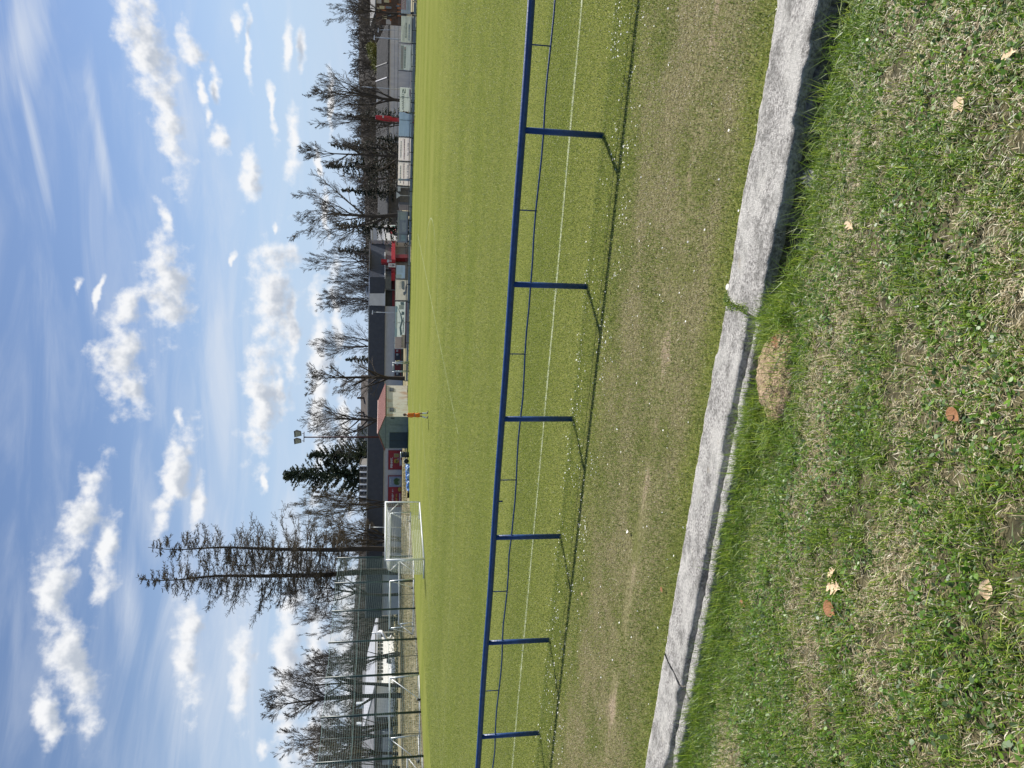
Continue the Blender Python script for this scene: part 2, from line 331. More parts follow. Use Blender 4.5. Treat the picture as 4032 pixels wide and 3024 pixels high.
# ------------------------------------------------------------------ grass blades
rs = np.random.RandomState(3)
def blades(name, P, h, w, lean, cols, m, seed=0, drop=.0):
    n = len(P); g = np.random.RandomState(seed); th = g.uniform(0, 2*np.pi, n); ph = th+np.pi/2+g.normal(0, .5, n)
    wv = np.stack([np.cos(th), np.sin(th), np.zeros(n)], -1)*(w/2)[:, None]; lv = np.stack([np.cos(ph), np.sin(ph), np.zeros(n)], -1)
    Z = np.array([0, 0, 1.]); sl_ = np.sin(lean)[:, None]; cl = np.cos(lean)[:, None]; H = h[:, None]
    mid = P+lv*sl_*H*.38+Z*cl*H*.62; l2 = np.minimum(lean*1.7+.15, 1.75)
    tip = mid+lv*np.sin(l2)[:, None]*H*.5+Z*np.cos(l2)[:, None]*H*.5
    V = np.stack([P-wv, P+wv, mid-wv*.8, mid+wv*.8, tip], 1).reshape(-1, 3)
    b = (np.arange(n)*5)[:, None]; T = np.concatenate([b+np.array([[0, 1, 3]]), b+np.array([[0, 3, 2]]), b+np.array([[2, 3, 4]])], 1).reshape(-1, 3)
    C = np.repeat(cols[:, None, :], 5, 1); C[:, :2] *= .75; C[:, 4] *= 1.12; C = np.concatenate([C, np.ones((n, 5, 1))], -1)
    me = np_mesh(name, V, T, np.full(len(T), 3), False, C.reshape(-1, 4), (m,)); o = link(name, me); o['kind'] = 'stuff'; return o
def sample(x0, x1, y0, y1, n, zf, g, mx=450):
    x = g.uniform(x0, x1, n); y = g.uniform(y0, y1, n); z = zf(x, y); P = np.stack([x, y, z], -1); d = P-C0; zc = d@fw
    u = 2016-F_PX*(d@up2)/zc; v = 1512-F_PX*(d@r2)/zc
    return P[(zc > .3) & (u < 4032+mx) & (v > -mx) & (v < 3024+mx)]
bm1 = blade_mat('grass_blade'); bm_dry = bm1
def pick(n, pal, g, wts):
    pal = np.array(pal); i = g.choice(len(pal), n, p=np.array(wts)/sum(wts)); return pal[i]*g.uniform(.72, 1.3, (n, 1))
GREEN = [(.135, .23, .022), (.20, .315, .035), (.34, .43, .06), (.07, .13, .022), (.22, .285, .13)]
STRAW = [(.72, .62, .40), (.56, .47, .28), (.86, .79, .60), (.36, .28, .15)]
# bank lawn at the photographer's feet
P = sample(18, 38, -43.0, -37.44, 1500000, lawn_z, rs); rs.shuffle(P)
n = len(P); pat = fbm2(P[:, 0]*1.7, P[:, 1]*1.7, 4, 31); edge = sm(-P[:, 1], 37.42, 38.5)
mole = ((P[:, 0]-26.86)/.33)**2+((P[:, 1]+37.80)/.29)**2
keep = (mole > 1.0) & ((P[:, 0] < KXR) | (P[:, 1] < -37.60-.10*vnoise(P[:, 0]*6, P[:, 0]*0, 8)) | (rs.uniform(size=n) < .05)); bare = fbm2(P[:, 0]*5, P[:, 1]*5, 3, 77); keep &= (bare > .33) | (rs.uniform(size=n) < .35)
cp = fbm2(P[:, 0]*13, P[:, 1]*13, 3, 201); keep &= rs.uniform(size=n) < np.clip((cp-.30)*4.5, .10, 1)
P, pat, edge, cp = P[keep], pat[keep], edge[keep], cp[keep]; n = len(P)
dry = rs.uniform(size=n) < np.clip((pat-.42)*1.7+.37-(cp-.5)*.9, .10, .75)*edge*.95
h = np.where(dry, rs.uniform(.02, .085, n), (rs.gamma(5, .0085, n)+.012)*(.55+.95*cp))*(1+.9*(1-edge)); w = np.where(dry, rs.uniform(.0024, .0052, n), rs.uniform(.003, .0072, n))
lean = np.where(dry, rs.uniform(.7, 1.55, n), np.abs(rs.normal(.9, .5, n)))
cl = np.where(dry[:, None], pick(n, STRAW, rs, [4, 3, 2, 2]), pick(n, GREEN, rs, [4, 4, 2, 2, 2]))
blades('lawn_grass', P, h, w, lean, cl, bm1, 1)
# tufts leaning on the kerb edge
tx = []
for cx_, cy_, s_, k in [(27.16, -37.55, .10, 520), (27.2, -37.75, .14, 420), (26.40, -37.60, .12, 620), (26.1, -37.56, .16, 460), (27.45, -37.7, .14, 300), (28.0, -37.66, .2, 260), (28.5, -37.62, .16, 260), (29.0, -37.62, .2, 220), (25.4, -37.6, .2, 240), (24.6, -37.62, .25, 260), (23.8, -37.6, .25, 240), (27.0, -37.98, .2, 260), (26.5, -37.95, .15, 200), (22.9, -37.6, .3, 260)]:
    q = np.stack([cx_+rs.normal(0, s_, k), np.minimum(cy_+rs.normal(0, .05, k), -37.45), np.zeros(k)], -1); tx.append(q)
P = np.concatenate(tx); P[:, 2] = lawn_z(P[:, 0], P[:, 1]); n = len(P)
blades('kerb_side_grass', P, rs.uniform(.10, .27, n), rs.uniform(.0035, .0065, n), np.abs(rs.normal(.6, .35, n)), pick(n, GREEN, rs, [3, 4, 5, 0, 1]), bm1, 5)
# clover and daisy leaves in the lawn: little folded discs
P = sample(18, 38, -43.0, -37.5, 210000, lawn_z, rs); pc = fbm2(P[:, 0]*2.6, P[:, 1]*2.6, 3, 55); P = P[(pc > .46)]; n = len(P)
P = P+np.stack([np.zeros(n), np.zeros(n), rs.uniform(.008, .04, n)], -1)
a = rs.uniform(0, 6.28, n); s_ = rs.uniform(.0035, .0092, n); tilt = rs.normal(0, .55, (n, 2)); k6 = np.arange(6)*np.pi/3
ex = np.stack([np.cos(a), np.sin(a), tilt[:, 0]], -1); ey = np.stack([-np.sin(a), np.cos(a), tilt[:, 1]], -1)
V = (P[:, None]+s_[:, None, None]*(np.cos(k6)[None, :, None]*ex[:, None]*1.35+np.sin(k6)[None, :, None]*ey[:, None])).reshape(-1, 3)
cc = pick(n, [(.10, .22, .02), (.17, .31, .03), (.13, .20, .09)], rs, [4, 3, 2]); cc = np.concatenate([np.repeat(cc[:, None], 6, 1), np.ones((n, 6, 1))], -1)
o = link('clover', np_mesh('clover', V, np.arange(n*6), np.full(n, 6), False, cc.reshape(-1, 4), (bm1,))); o['kind'] = 'stuff'
# verge between kerb and rail
flat0 = lambda x, y: np.zeros_like(x)
P = sample(8, 40, -36.86, -32.3, 800000, flat0, rs); pat = fbm2(P[:, 0]*1.3, P[:, 1]*1.6, 4, 12)
dl = np.abs(P[:, 1]+35.56+.12*(vnoise(P[:, 0]*2.3, P[:, 0]*0, 61)-.5)); trk = sm(fbm2(P[:, 0]*1.1, P[:, 0]*0, 3, 62), .46, .68); keep = rs.uniform(size=len(P)) < np.clip(1-trk*1.1*sm(-dl, -.16, -.03)-.35*sm(-dl, -.6, 0), .02, 1); P, pat = P[keep][:230000], pat[keep][:230000]; n = len(P)
strawp = sm(-P[:, 1], 32.6, 34.4)*sm(P[:, 1], -36.75, -36.0)
dry = rs.uniform(size=n) < np.clip(strawp*(.66+(pat-.5)*2.8), .06, .88)
cl = np.where(dry[:, None], pick(n, [(.50, .43, .26), (.38, .32, .18), (.28, .235, .12), (.62, .55, .38)], rs, [4, 3, 2, 1]), pick(n, [(.17, .235, .04), (.24, .30, .06), (.32, .36, .09), (.14, .20, .045)], rs, [4, 4, 2, 2]))
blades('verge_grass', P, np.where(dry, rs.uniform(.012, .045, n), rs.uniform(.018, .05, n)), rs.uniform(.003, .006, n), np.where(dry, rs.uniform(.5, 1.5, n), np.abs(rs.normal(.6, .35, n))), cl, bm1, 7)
# pitch turf nearest the camera
Pl = []
for y0, y1, k in ((-32.5, -28, 560000), (-28, -20, 460000), (-20, -8, 420000), (-8, 8, 420000)): Pl.append(sample(-6, 44, y0, y1, k, flat0, rs, 250))
P = np.concatenate(Pl); P = P[rs.uniform(size=len(P)) > sm(P[:, 1], -24, 8)]; n = len(P); near = sm(-P[:, 1], 8, 30)
PITCH = [(.185, .245, .045), (.26, .315, .07), (.34, .375, .105), (.42, .41, .20)]
cl = pick(n, PITCH, rs, [4, 4, 3, 1])
wob = .02*(vnoise(P[:, 0]*1.5, P[:, 0]*0, 3)-.5); on = (np.abs(P[:, 1]-Y_TOUCH-wob) < .052) & (rs.uniform(size=n) < .34); cl[on] = np.array([.62, .66, .56])*rs.uniform(.75, 1.1, (on.sum(), 1))
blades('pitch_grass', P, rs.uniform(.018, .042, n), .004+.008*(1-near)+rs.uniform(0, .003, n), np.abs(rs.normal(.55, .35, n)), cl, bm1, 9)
# white petals and daisies scattered along the rail
P = sample(10, 40, -33.9, -32.2, 5200, flat0, rs); cl_ = fbm2(P[:, 0]*3, P[:, 1]*3, 3, 91); P = P[cl_ > .5]; P2 = sample(10, 40, -36.8, -33.9, 450, flat0, rs); P = np.concatenate([P, P2]); n = len(P)
P[:, 2] = rs.uniform(.02, .045, n); a = rs.uniform(0, 6.28, n); s_ = rs.uniform(.005, .014, n); k5 = np.arange(5)*2*np.pi/5
V = (P[:, None]+s_[:, None, None]*np.stack([np.cos(k5+0)[None]*np.cos(a)[:, None]-np.sin(k5)[None]*np.sin(a)[:, None]*.7, np.cos(k5)[None]*np.sin(a)[:, None]+np.sin(k5)[None]*np.cos(a)[:, None]*.7, np.cos(k5+1)[None]*rs.uniform(-.6, .6, (n, 1))], -1)).reshape(-1, 3)
petal = mat('petal', (.75, .74, .68), (.85, .84, .80), 30, .6)
o = link('fallen_petals', np_mesh('fallen_petals', V, np.arange(n*5), np.full(n, 5), mats=(petal,))); o['kind'] = 'stuff'
# ------------------------------------------------------------------ kerb
conc = mat('kerb_concrete', (.22, .205, .19), (.60, .575, .535), 48, .95, 1.0, detail=12, bscale=130, lo=.36, hi=.60)
def weather(m):
    nt = m.node_tree; L = nt.links.new; b = nt.nodes['Principled BSDF']; old = b.inputs['Base Color'].links[0].from_socket; tc = [n for n in nt.nodes if n.type == 'TEX_COORD'][0]
    def nz(sc, st, det=6, ro=.65):
        mp = nt.nodes.new('ShaderNodeMapping'); mp.inputs['Scale'].default_value = st; L(tc.outputs['Object'], mp.inputs[0]); t = nt.nodes.new('ShaderNodeTexNoise'); t.inputs['Scale'].default_value = sc; t.inputs['Detail'].default_value = det; t.inputs['Roughness'].default_value = ro; L(mp.outputs[0], t.inputs['Vector']); return t.outputs['Fac']
    def layer(col_, fac, lo, hi, c, amt):
        r = nt.nodes.new('ShaderNodeMapRange'); r.interpolation_type = 'SMOOTHSTEP'
        for i, v in ((1, lo), (2, hi), (3, 0), (4, amt)): r.inputs[i].default_value = v
        L(fac, r.inputs[0]); x = nt.nodes.new('ShaderNodeMix'); x.data_type = 'RGBA'; L(r.outputs[0], x.inputs['Factor']); L(col_, x.inputs['A']); x.inputs['B'].default_value = (*c, 1); return x.outputs['Result']
    c = layer(old, nz(7, (1, 1.2, 1), 10, .75), .44, .62, (.15, .145, .13), .7); c = layer(c, nz(3.1, (.8, 1.3, 1), 9, .7), .46, .62, (.68, .655, .60), .6); c = layer(c, nz(150, (1, 1, 1), 3), .60, .70, (.05, .045, .04), .9); c = layer(c, nz(5, (1, 1, 1), 7), .62, .74, (.30, .24, .16), .5)
    L(c, b.inputs['Base Color'])
weather(conc)
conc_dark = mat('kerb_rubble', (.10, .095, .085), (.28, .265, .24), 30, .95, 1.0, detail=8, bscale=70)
def slab(parent, name, x0, x1, ya, yb, top, bot, seed, m, jag=.02, rough_top=.006):
    nx = max(8, int((x1-x0)/.022)); ny = max(4, int((ya-yb)/.022)); x = np.linspace(x0, x1, nx); t = np.linspace(0, 1, ny)
    A = ya-.03*sm(fbm2(x*1.9, x*0, 3, seed+31), .62, .72)+jag*.9*(fbm2(x*3, x*0, 4, seed)-.5)+jag*.9*(fbm2(x*17, x*0, 4, seed+4)-.5); B = yb+.04*sm(fbm2(x*2.3, x*0+9, 3, seed+33), .60, .70)+jag*1.1*(fbm2(x*3.3, x*0+5, 5, seed+2)-.5)+jag*1.3*(fbm2(x*19, x*0, 4, seed+8)-.5)
    X = np.repeat(x[:, None], ny, 1); Y = A[:, None]*(1-t)+B[:, None]*t
    e = np.minimum(t, 1-t)*(ya-yb); rnd = .018*np.exp(-(e/.008)); Z = top-rnd[None]+rough_top*(fbm2(X*9, Y*9, 4, seed+1)-.5)*2+.004*(fbm2(X*60, Y*60, 2, seed+3)-.5)
    V = [np.stack([X, Y, Z], -1)]; low = np.stack([X[:, [0, -1]], Y[:, [0, -1]]+np.array([[-.012, .02]]), np.full((nx, 2), bot)], -1)
    V = np.concatenate([low[:, :1], V[0], low[:, 1:]], 1); k = ny+2; V = V.reshape(-1, 3)
    i = np.arange(nx*k).reshape(nx, k); q = np.stack([i[:-1, :-1], i[:-1, 1:], i[1:, 1:], i[1:, :-1]], -1).reshape(-1, 4)
    caps = [list(i[0]), list(i[-1][::-1])]
    base = np.array(parent.location); me = np_mesh(name, V-base, list(q.ravel())+caps[0]+caps[1], [4]*len(q)+[k, k], True, mats=(m,))
    return link(name, me, parent)
KX = [gp(2780, 1128, .08)[0], gp(2680, 2700, .08)[0]]
for nm, x0, x1, sd_, lab in [('right', KX[0]+.012, 40, 3, 'rough grey concrete kerb slab undercut by shade, beyond the mossy joint'), ('mid', KX[1]+.01, KX[0]-.012, 13, 'longest pale concrete kerb slab with a dark lengthwise crack beside the molehill'), ('left', 13, KX[1]-.012, 23, 'cracked concrete kerb slab past the slanting chip, farthest from the molehill')]:
    e = empty('concrete_kerb', ((x0+x1)/2, -37.15, 0), lab, 'kerb', 'kerb slabs between lawn and verge')
    if nm == 'right':
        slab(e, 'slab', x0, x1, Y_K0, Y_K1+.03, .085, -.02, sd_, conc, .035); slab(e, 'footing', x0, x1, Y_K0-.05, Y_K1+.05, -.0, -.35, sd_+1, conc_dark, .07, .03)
    else:
        slab(e, 'slab', x0, x1, Y_K0, -37.30, .085, -.1, sd_, conc, .022); slab(e, 'lip', x0, x1, -37.335, Y_K1, .06, -.15, sd_+1, conc, .035, .012)
moss = []
for k in range(700):
    t = rs.uniform(0, 1); moss.append((KX[0]+rs.normal(0, .022)+.02*math.sin(t*9), Y_K0-.02-.42*t*t, .085))
P = np.array(moss); blades('joint_moss', P, rs.uniform(.008, .03, 700), rs.uniform(.004, .009, 700), rs.uniform(.3, 1.4, 700), pick(700, GREEN, rs, [2, 3, 4, 1, 2]), bm1, 19)
# loose stones under the undercut kerb
for k in range(14):
    x = KX[0]+.25+k*.17+rs.uniform(-.05, .05); y = -37.50+rs.uniform(-.05, .03); s_ = rs.uniform(.018, .042); mb = MB(); V = []
    ic = [(0, 0, 1)]+[(math.cos(q*1.2566)*.9, math.sin(q*1.2566)*.9, .4) for q in range(5)]+[(math.cos(q*1.2566+.6)*.95, math.sin(q*1.2566+.6)*.95, -.4) for q in range(5)]+[(0, 0, -1)]
    V = [np.array(p)*s_*rs.uniform(.75, 1.2)*np.array([1.3, 1, .8])+np.array([x, y, lawn_z(np.array(x), np.array(y))+s_*.4]) for p in ic]
    mb.add(V, [(0, 1+q, 1+(q+1) % 5) for q in range(5)]+[(1+q, 6+q, 1+(q+1) % 5) for q in range(5)]+[(6+q, 6+(q+1) % 5, 1+(q+1) % 5) for q in range(5)]+[(11, 6+(q+1) % 5, 6+q) for q in range(5)])
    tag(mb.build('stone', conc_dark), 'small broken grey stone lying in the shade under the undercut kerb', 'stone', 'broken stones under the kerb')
# molehill
sand = mat('molehill_sand', (.22, .15, .085), (.50, .37, .235), 40, .95, 1.0, detail=8, bscale=90)
x = np.linspace(-.42, .42, 90); X, Y = np.meshgrid(x, x*.9); rr = np.sqrt((X/.38)**2+(Y/.33)**2)*(1+.22*(fbm2(X*5+3, Y*5, 3, 14)-.5))
Z = .15*np.clip(1-rr**2, 0, 1)**.7+.045*(fbm2(X*16+5, Y*22, 3, 3)-.5)*(rr < 1.05)+.012*(fbm2(X*60, Y*60, 2, 4)-.5); Z = np.where(rr > 1.02, -.05, Z)
WX = X+26.86; WY = Y-37.80; Zw = np.where(rr > 1.02, -.06, Z+lawn_z(WX, np.minimum(WY, -37.43))); i = np.arange(8100).reshape(90, 90)
q = np.stack([i[:-1, :-1], i[:-1, 1:], i[1:, 1:], i[1:, :-1]], -1).reshape(-1, 4)
o = link('molehill', np_mesh('molehill', np.stack([X, Y, Zw], -1).reshape(-1, 3), q, np.full(len(q), 4), True, mats=(sand,)), None, (26.86, -37.80, 0)); tag(o, 'low mound of pale sandy earth by the cracked kerb', 'molehill')
P = np.stack([26.86+rs.normal(0, .24, 240), -37.79+rs.normal(0, .12, 240)*0-.02+rs.uniform(-.24, .2, 240), np.zeros(240)], -1); P[:, 2] = lawn_z(P[:, 0], np.minimum(P[:, 1], -37.43))+.05
blades('molehill_grass', P, rs.uniform(.1, .2, 240), rs.uniform(.003, .005, 240), np.abs(rs.normal(.8, .3, 240)), pick(240, GREEN, rs, [4, 4, 3, 1, 1]), bm1, 23)
# fallen leaves
LEAFC = {'brown': ((.20, .085, .03), (.33, .15, .06)), 'tan': ((.52, .36, .20), (.70, .54, .36)), 'grey': ((.20, .19, .175), (.56, .54, .50)), 'white': ((.62, .58, .52), (.8, .77, .7))}
def leaf(sx, sy, size, colr, rot, label, lobes=True, ground=None, tilt=.35):
    z0 = .03
    for _ in range(6):
        p = gp(sx, sy, z0)
        if ground is not None: z0 = ground; continue
        z0 = (lawn_z(p[0], p[1]) if p[1] < -37.45 else (.09 if p[1] < Y_K0 else .0))+.035
    n = 15; V = []; Fs = []; ed = []
    for s in (1, -1):
        for k in range(n):
            t = k/(n-1); wv = math.sin(math.pi*min(1, t*.96+.03))**.8*.34
            if lobes: wv *= .62+.38*math.cos(t*22+.5)
            ed.append((s, t, wv))
    top = [(t-.5, w_, .10*w_/.3+.12*(t-.5)**2+.03*math.sin(t*9)) for s, t, w_ in ed if s > 0]; bot = [(t-.5, -w_, .16*w_/.3+.12*(t-.5)**2) for s, t, w_ in ed if s < 0]
    midl = [(k/(n-1)-.5, 0, .12*(k/(n-1)-.5)**2) for k in range(n)]
    pts = top+midl+bot; ca, sa = math.cos(rot), math.sin(rot)
    for a, b, c in pts: V.append(p+size*np.array([ca*a-sa*b, sa*a+ca*b, c+tilt*b]))
    for k in range(n-1): Fs += [(n+k, n+k+1, k+1, k), (2*n+k, 2*n+k+1, n+k+1, n+k)]
    mb = MB().add(V, Fs); st = [p+size*np.array([ca*(-.5-.09*q), sa*(-.5-.09*q), .03+.02*q]) for q in range(4)]; mb.tube(st, size*.012, 5)
    c1, c2 = LEAFC[colr]; o = mb.build('fallen_leaf', mat('leaf_'+colr, c1, c2, 30, .7, .3), smooth=True); tag(o, label, 'leaf', 'dry leaves on the ground')
for a in [(3190, 700, .115, 'grey', .5, 'crumpled silver grey leaf in the shade below the undercut kerb', True, .02, 1.3), (3345, 885, .085, 'tan', 1.2, 'pale curled leaf lying alone on the bank right of the molehill'), (3055, 1345, .085, 'brown', .6, 'rusty brown leaf lying on the sandy molehill', True, .15, .6),
          (3285, 2312, .125, 'tan', 2.1, 'largest pale tan leaf of the cluster on the open lawn'), (3270, 2395, .10, 'brown', 1.3, 'dark brown folded leaf just left of the large tan leaf', False), (3275, 2255, .08, 'tan', 2.6, 'small tan curled leaf just right of the large tan leaf'), (2925, 2375, .075, 'brown', 1.5, 'reddish brown leaf in the long grass near the left kerb'),
          (2892, 2055, .07, 'brown', .2, 'small brown leaf tucked under the kerb lip left of the molehill', False), (2860, 2160, .07, 'brown', 1.4, 'narrow brown leaf in the gap below the cracked kerb lip', False), (2606, 2320, .055, 'brown', 1.0, 'tiny rust leaf on the verge beyond the cracked kerb', False), (2292, 2338, .05, 'tan', .4, 'tiny tan leaf on the verge below the rail shadow', False),
          (2471, 2093, .06, 'white', 2.0, 'small pale leaf on the worn verge right of the rust leaf', False), (2868, 1130, .065, 'white', .9, 'whitish leaf standing at the mossy kerb joint', False), (3890, 2320, .07, 'tan', .3, 'orange tan leaf lowest on the lawn near the camera', False), (3972, 215, .065, 'tan', 1.9, 'small tan leaf at the far right of the lawn near the camera'), (3780, 410, .07, 'tan', .7, 'faded tan leaf in dry grass right of the pale curled leaf', False), (3125, 1205, .07, 'grey', .2, 'small grey leaf beside the tall tuft of grass', False), (3755, 1630, .07, 'brown', 1.2, 'flat brown leaf on the lawn straight below the molehill', False)]: leaf(*a)
# ------------------------------------------------------------------ blue rail round the pitch
blue = mat('blue_paint', (.008, .040, .15), (.014, .060, .20), 14, .38, .15, spec=.5, detail=6)
e = empty('blue_railing', (22, Y_RAIL, 0), 'blue painted tubular steel railing along the near touchline', 'railing')
rail_z = lambda x: 1.062+.004*math.sin(x*1.7)
X0, SP = 18.139, 1.994; ks = list(range(-4, 12))
mb = MB(); mb.tube([(x, Y_RAIL, rail_z(x)) for x in np.linspace(X0-4*SP-.6, X0+11*SP+.4, 80)], .047, 14); mb.build('top_rail', blue, e, True)
pts = []
for k in ks:
    for q in range(6):
        x = X0+(k+q/6)*SP; pts.append((x, Y_RAIL, .792+.012*math.sin(q/6*math.pi*2+k*1.3)*(q not in (0,))+.006*math.sin(k*2.1)))
MB().tube(pts, .0115, 8).build('lower_rod', blue, e, True)
for k in ks:
    x = X0+k*SP; mb = MB(); mb.tube([(x-.004*(k % 3-1), Y_RAIL, -.2), (x, Y_RAIL, 1.05)], .040, 14); mb.build('post', blue, e, True)
    MB().tube([(x+SP/2, Y_RAIL, .79), (x+SP/2, Y_RAIL, 1.03)], .0085, 8).build('hanger', blue, e, True)
p = yp(1972, 1974, Y_RAIL); MB().tube([(p[0], Y_RAIL, 1.03), (p[0], Y_RAIL, .965)], .014, 8).build('stub', blue, e, True)
# ------------------------------------------------------------------ goals
white = mat('white_paint', (.74, .75, .76), (.84, .85, .86), 8, .35, .05)
alu = mat('aluminium', (.42, .46, .48), (.56, .60, .61), 7, .4, .1, metal=.5)
netw = mat('white_net', (.68, .68, .64), (.8, .8, .76), 20, .8)
rubber = mat('black_rubber', (.012, .012, .013), (.03, .03, .03), 20, .6)
def net_grid(mb, S, nu, nv, r):
    for i in range(nu+1): mb.tube([S(i/nu, j/nv) for j in range(nv+1)], r, 3, False)
    for j in range(nv+1): mb.tube([S(i/nu, j/nv) for i in range(nu+1)], r, 3, False)
e = empty('football_goal', (0, 3.66, 0), 'full size white football goal with a white net', 'goal')
for y in (0, 7.32): MB().tube([(0, y, 0), (0, y, 2.50)], .06, 14).build('goalpost', white, e, True)
MB().tube([(0, -.055, 2.50), (0, 7.375, 2.50)], .06, 14).build('crossbar', white, e, True)
MB().tube([(-.02, .06, .05), (-.02, 7.26, .05)], .05, 10).build('ground_bar', white, e, True)
for y in (0, 7.32):
    MB().tube([(-.02, y, .05), (-1.45, y, .05)], .04, 8).build('side_bar', white, e, True)
    MB().tube([(0, y, 2.46), (-.62, y, 2.36), (-.80, y, 2.2), (-.12, y, 1.62)], .025, 8).build('net_support', white, e, True)
MB().tube([(-.80, 0, 2.24), (-.80, 7.32, 2.24)], .022, 6).build('rear_top_bar', white, e, True)
def Sback(u, v):
    y = .02+7.28*u; x = -.80-.35*v-.28*math.sin(v*math.pi)*(.45+.55*math.sin(u*math.pi)); return np.array([x, y, 2.3*(1-v)+.03-.10*math.sin(u*math.pi)*(1-v)])
mb = MB(); net_grid(mb, Sback, 58, 19, .0075); net_grid(mb, lambda u, v: np.array([-.03-.78*v, .02+7.28*u, 2.46-.16*v-.10*math.sin(u*math.pi)*v]), 58, 6, .0075)
for y in (.02, 7.3):
    net_grid(mb, lambda u, v, y=y: np.array([-.03-(.78+.36*v)*u, y+(-.12 if y > 1 else .12)*math.sin(u*3.14)*math.sin(v*3.14), (2.44-.14*u)*(1-v)+.03]), 8, 19, .0075)
mb.build('net', netw, e)
def small_goal(sr, sl_, vbar, D, depth, label, h=None, wheels=True):
    aR, zt = fz(vbar, sr, D); aL, zt2 = fz(vbar, sl_, D); zt = (zt+zt2)/2; gz = 0.
    e = empty('training_goal', FW((aR+aL)/2, D, 0), label, 'goal', 'training goals parked behind the net fence'); sg = 1 if depth > 0 else -1
    MB().tube([FW(aL, D, zt), FW(aR, D, zt)], .05, 10).build('crossbar', white, e, True)
    for a in (aL, aR):
        MB().tube([FW(a, D, zt), FW(a+.12, D, .05)], .05, 10).build('goalpost', alu, e, True)
        b = a-.95 if wheels else a-.6
        MB().tube([FW(a+.12, D, .06), FW(b, D+depth, .06)], .04, 8).build('side_bar', white, e, True)
        MB().tube([FW(a, D, zt-.03), FW(b, D+depth, .08)], .028, 8).build('brace', white, e, True)
        if wheels:
            c = FW(b, D+depth, .14); MB().tube([c+r_*-.05, c+r_*.05], .14, 14).build('wheel', rubber, e, True)
    MB().tube([FW(aL-.9*(1 if wheels else .6), D+depth, .07), FW(aR-.9*(1 if wheels else .6), D+depth, .07)], .04, 8).build('rear_bar', white, e, True)
small_goal(2022, 2192, 1537, 74.0, 1.2, 'white training goal with wheels standing behind the big goal net')
small_goal(2288, 2474, 1535, 64.5, 1.3, 'white training goal standing between the second and fourth net posts')
small_goal(2212, 2458, 1571, 66.5, -1.0, 'low white training goal just left of the big goal, in front of the dry bank', wheels=False)
small_goal(2670, 2908, 1534, 55.0, -1.6, 'white training goal with black wheels between the fifth and seventh net posts')
small_goal(2985, 3230, 1603, 50.0, -1.2, 'low white training goal cut off by the left edge of the view', wheels=False)
# ------------------------------------------------------------------ ball stop net
dgreen = mat('dark_green_paint', (.012, .032, .034), (.022, .05, .05), 10, .4)
netg = mat('green_net', (.16, .25, .23), (.24, .34, .31), 20, .8)
cable = mat('pale_cable', (.22, .34, .36), (.32, .44, .45), 10, .5)
e = empty('ball_stop_net', (-11.4, 6.3, 0), 'tall dark green post and net ball stop behind the goal', 'net fence')
NY = [17.47-3.735*i for i in range(8)]
for y in NY: MB().tube([(-11.4, y, -.1), (-11.4, y, 6.65)], .075, 12).build('post', dgreen, e, True)
for y in (NY[2], NY[4], NY[6]): MB().tube([(-11.42, y+1.9, 0), (-11.42, y+1.9, 6.5)], .02, 6).build('stay', dgreen, e, True)
y0, y1 = NY[-1], NY[0]
def sag(y): 
    t = ((y0-y)/3.735) % 1; return .10*4*t*(1-t)
for z, nm in ((6.55, 'top_cable'), (4.55, 'middle_cable'), (2.2, 'lower_cable'), (.12, 'bottom_cable')):
    MB().tube([(-11.4, y, z-sag(y)*(.6 if z > 1 else 0)) for y in np.linspace(y0, y1, 57)], .011, 5).build(nm, cable, e)
mb = MB(); nv, nu = 44, 190
for j in range(nv+1):
    z = .12+6.4*j/nv; mb.tube([(-11.38+.05*math.sin(y*.8+z), y, z-sag(y)*(.6 if z > 4.6 else 1.5*(1-abs(z-2.4)/2.6) if z > .3 else 0)) for y in np.linspace(y0, y1, 57)], .0048, 3, False)
for i in range(nu+1):
    y = y0+(y1-y0)*i/nu; mb.tube([(-11.38, y, .12), (-11.36, y+.02, 3.2), (-11.38, y, 6.5-sag(y)*.6)], .0045, 3, False)
mb.build('net', netg, e)
# ------------------------------------------------------------------ low far railing with boards, banner fence and banners
YF = 38.6; steel = mat('dark_steel', (.035, .042, .055), (.06, .07, .085), 10, .5); board = mat('grey_board', (.22, .25, .28), (.30, .33, .36), 3, .6, .1, stretch=(1, 1, 6))
sys_ = [-40, 6, 60, 120, 170, 216, 262, 320, 368, 405, 445, 485, 544, 600, 650, 703, 754, 815, 869, 918, 968, 1047, 1120, 1190, 1268, 1350, 1426, 1500]
xf = [yp(1625, s, YF)[0] for s in sys_]
e = empty('low_board_railing', (xf[10], YF, 0), 'low dark railing with grey boards along the far touchline', 'railing')
for x in xf: MB().box(x-.035, x+.035, YF-.05, YF+.03, -.1, .40).build('post', steel, e)
MB().tube([(xf[-1], YF, .40), (xf[0], YF, .40)], .028, 8).build('top_rail', steel, e, True)
for i in range(len(xf)-1): MB().box(xf[i+1]+.06, xf[i]-.06, YF-.015, YF+.015, .05+.015*(i % 3), .29).build('board', board, e)
YB = 39.0
pole_s = [(-20, 1568), (58, 1570), (168, 1569), (277, 1568), (380, 1566), (470, 1569), (538, 1563), (636, 1568), (733, 1566), (831, 1563), (919, 1557), (1099, 1557), (1183, 1554), (1268, 1550), (1350, 1549), (1427, 1550)]
e = empty('banner_fence', (15, YB, 0), 'tall dark poles and wire carrying the advertising banners', 'fence')
for s, vt in pole_s:
    p = yp(vt, s, YB+.08); MB().tube([(p[0], YB+.08, -.1), (p[0], YB+.08, p[2])], .035, 8).build('pole', steel, e, True)
for z in (.55, 1.62): MB().tube([(yp(1600, 1427, YB+.08)[0], YB+.08, z), (yp(1600, -20, YB+.08)[0], YB+.08, z)], .012, 5).build('wire', steel, e)
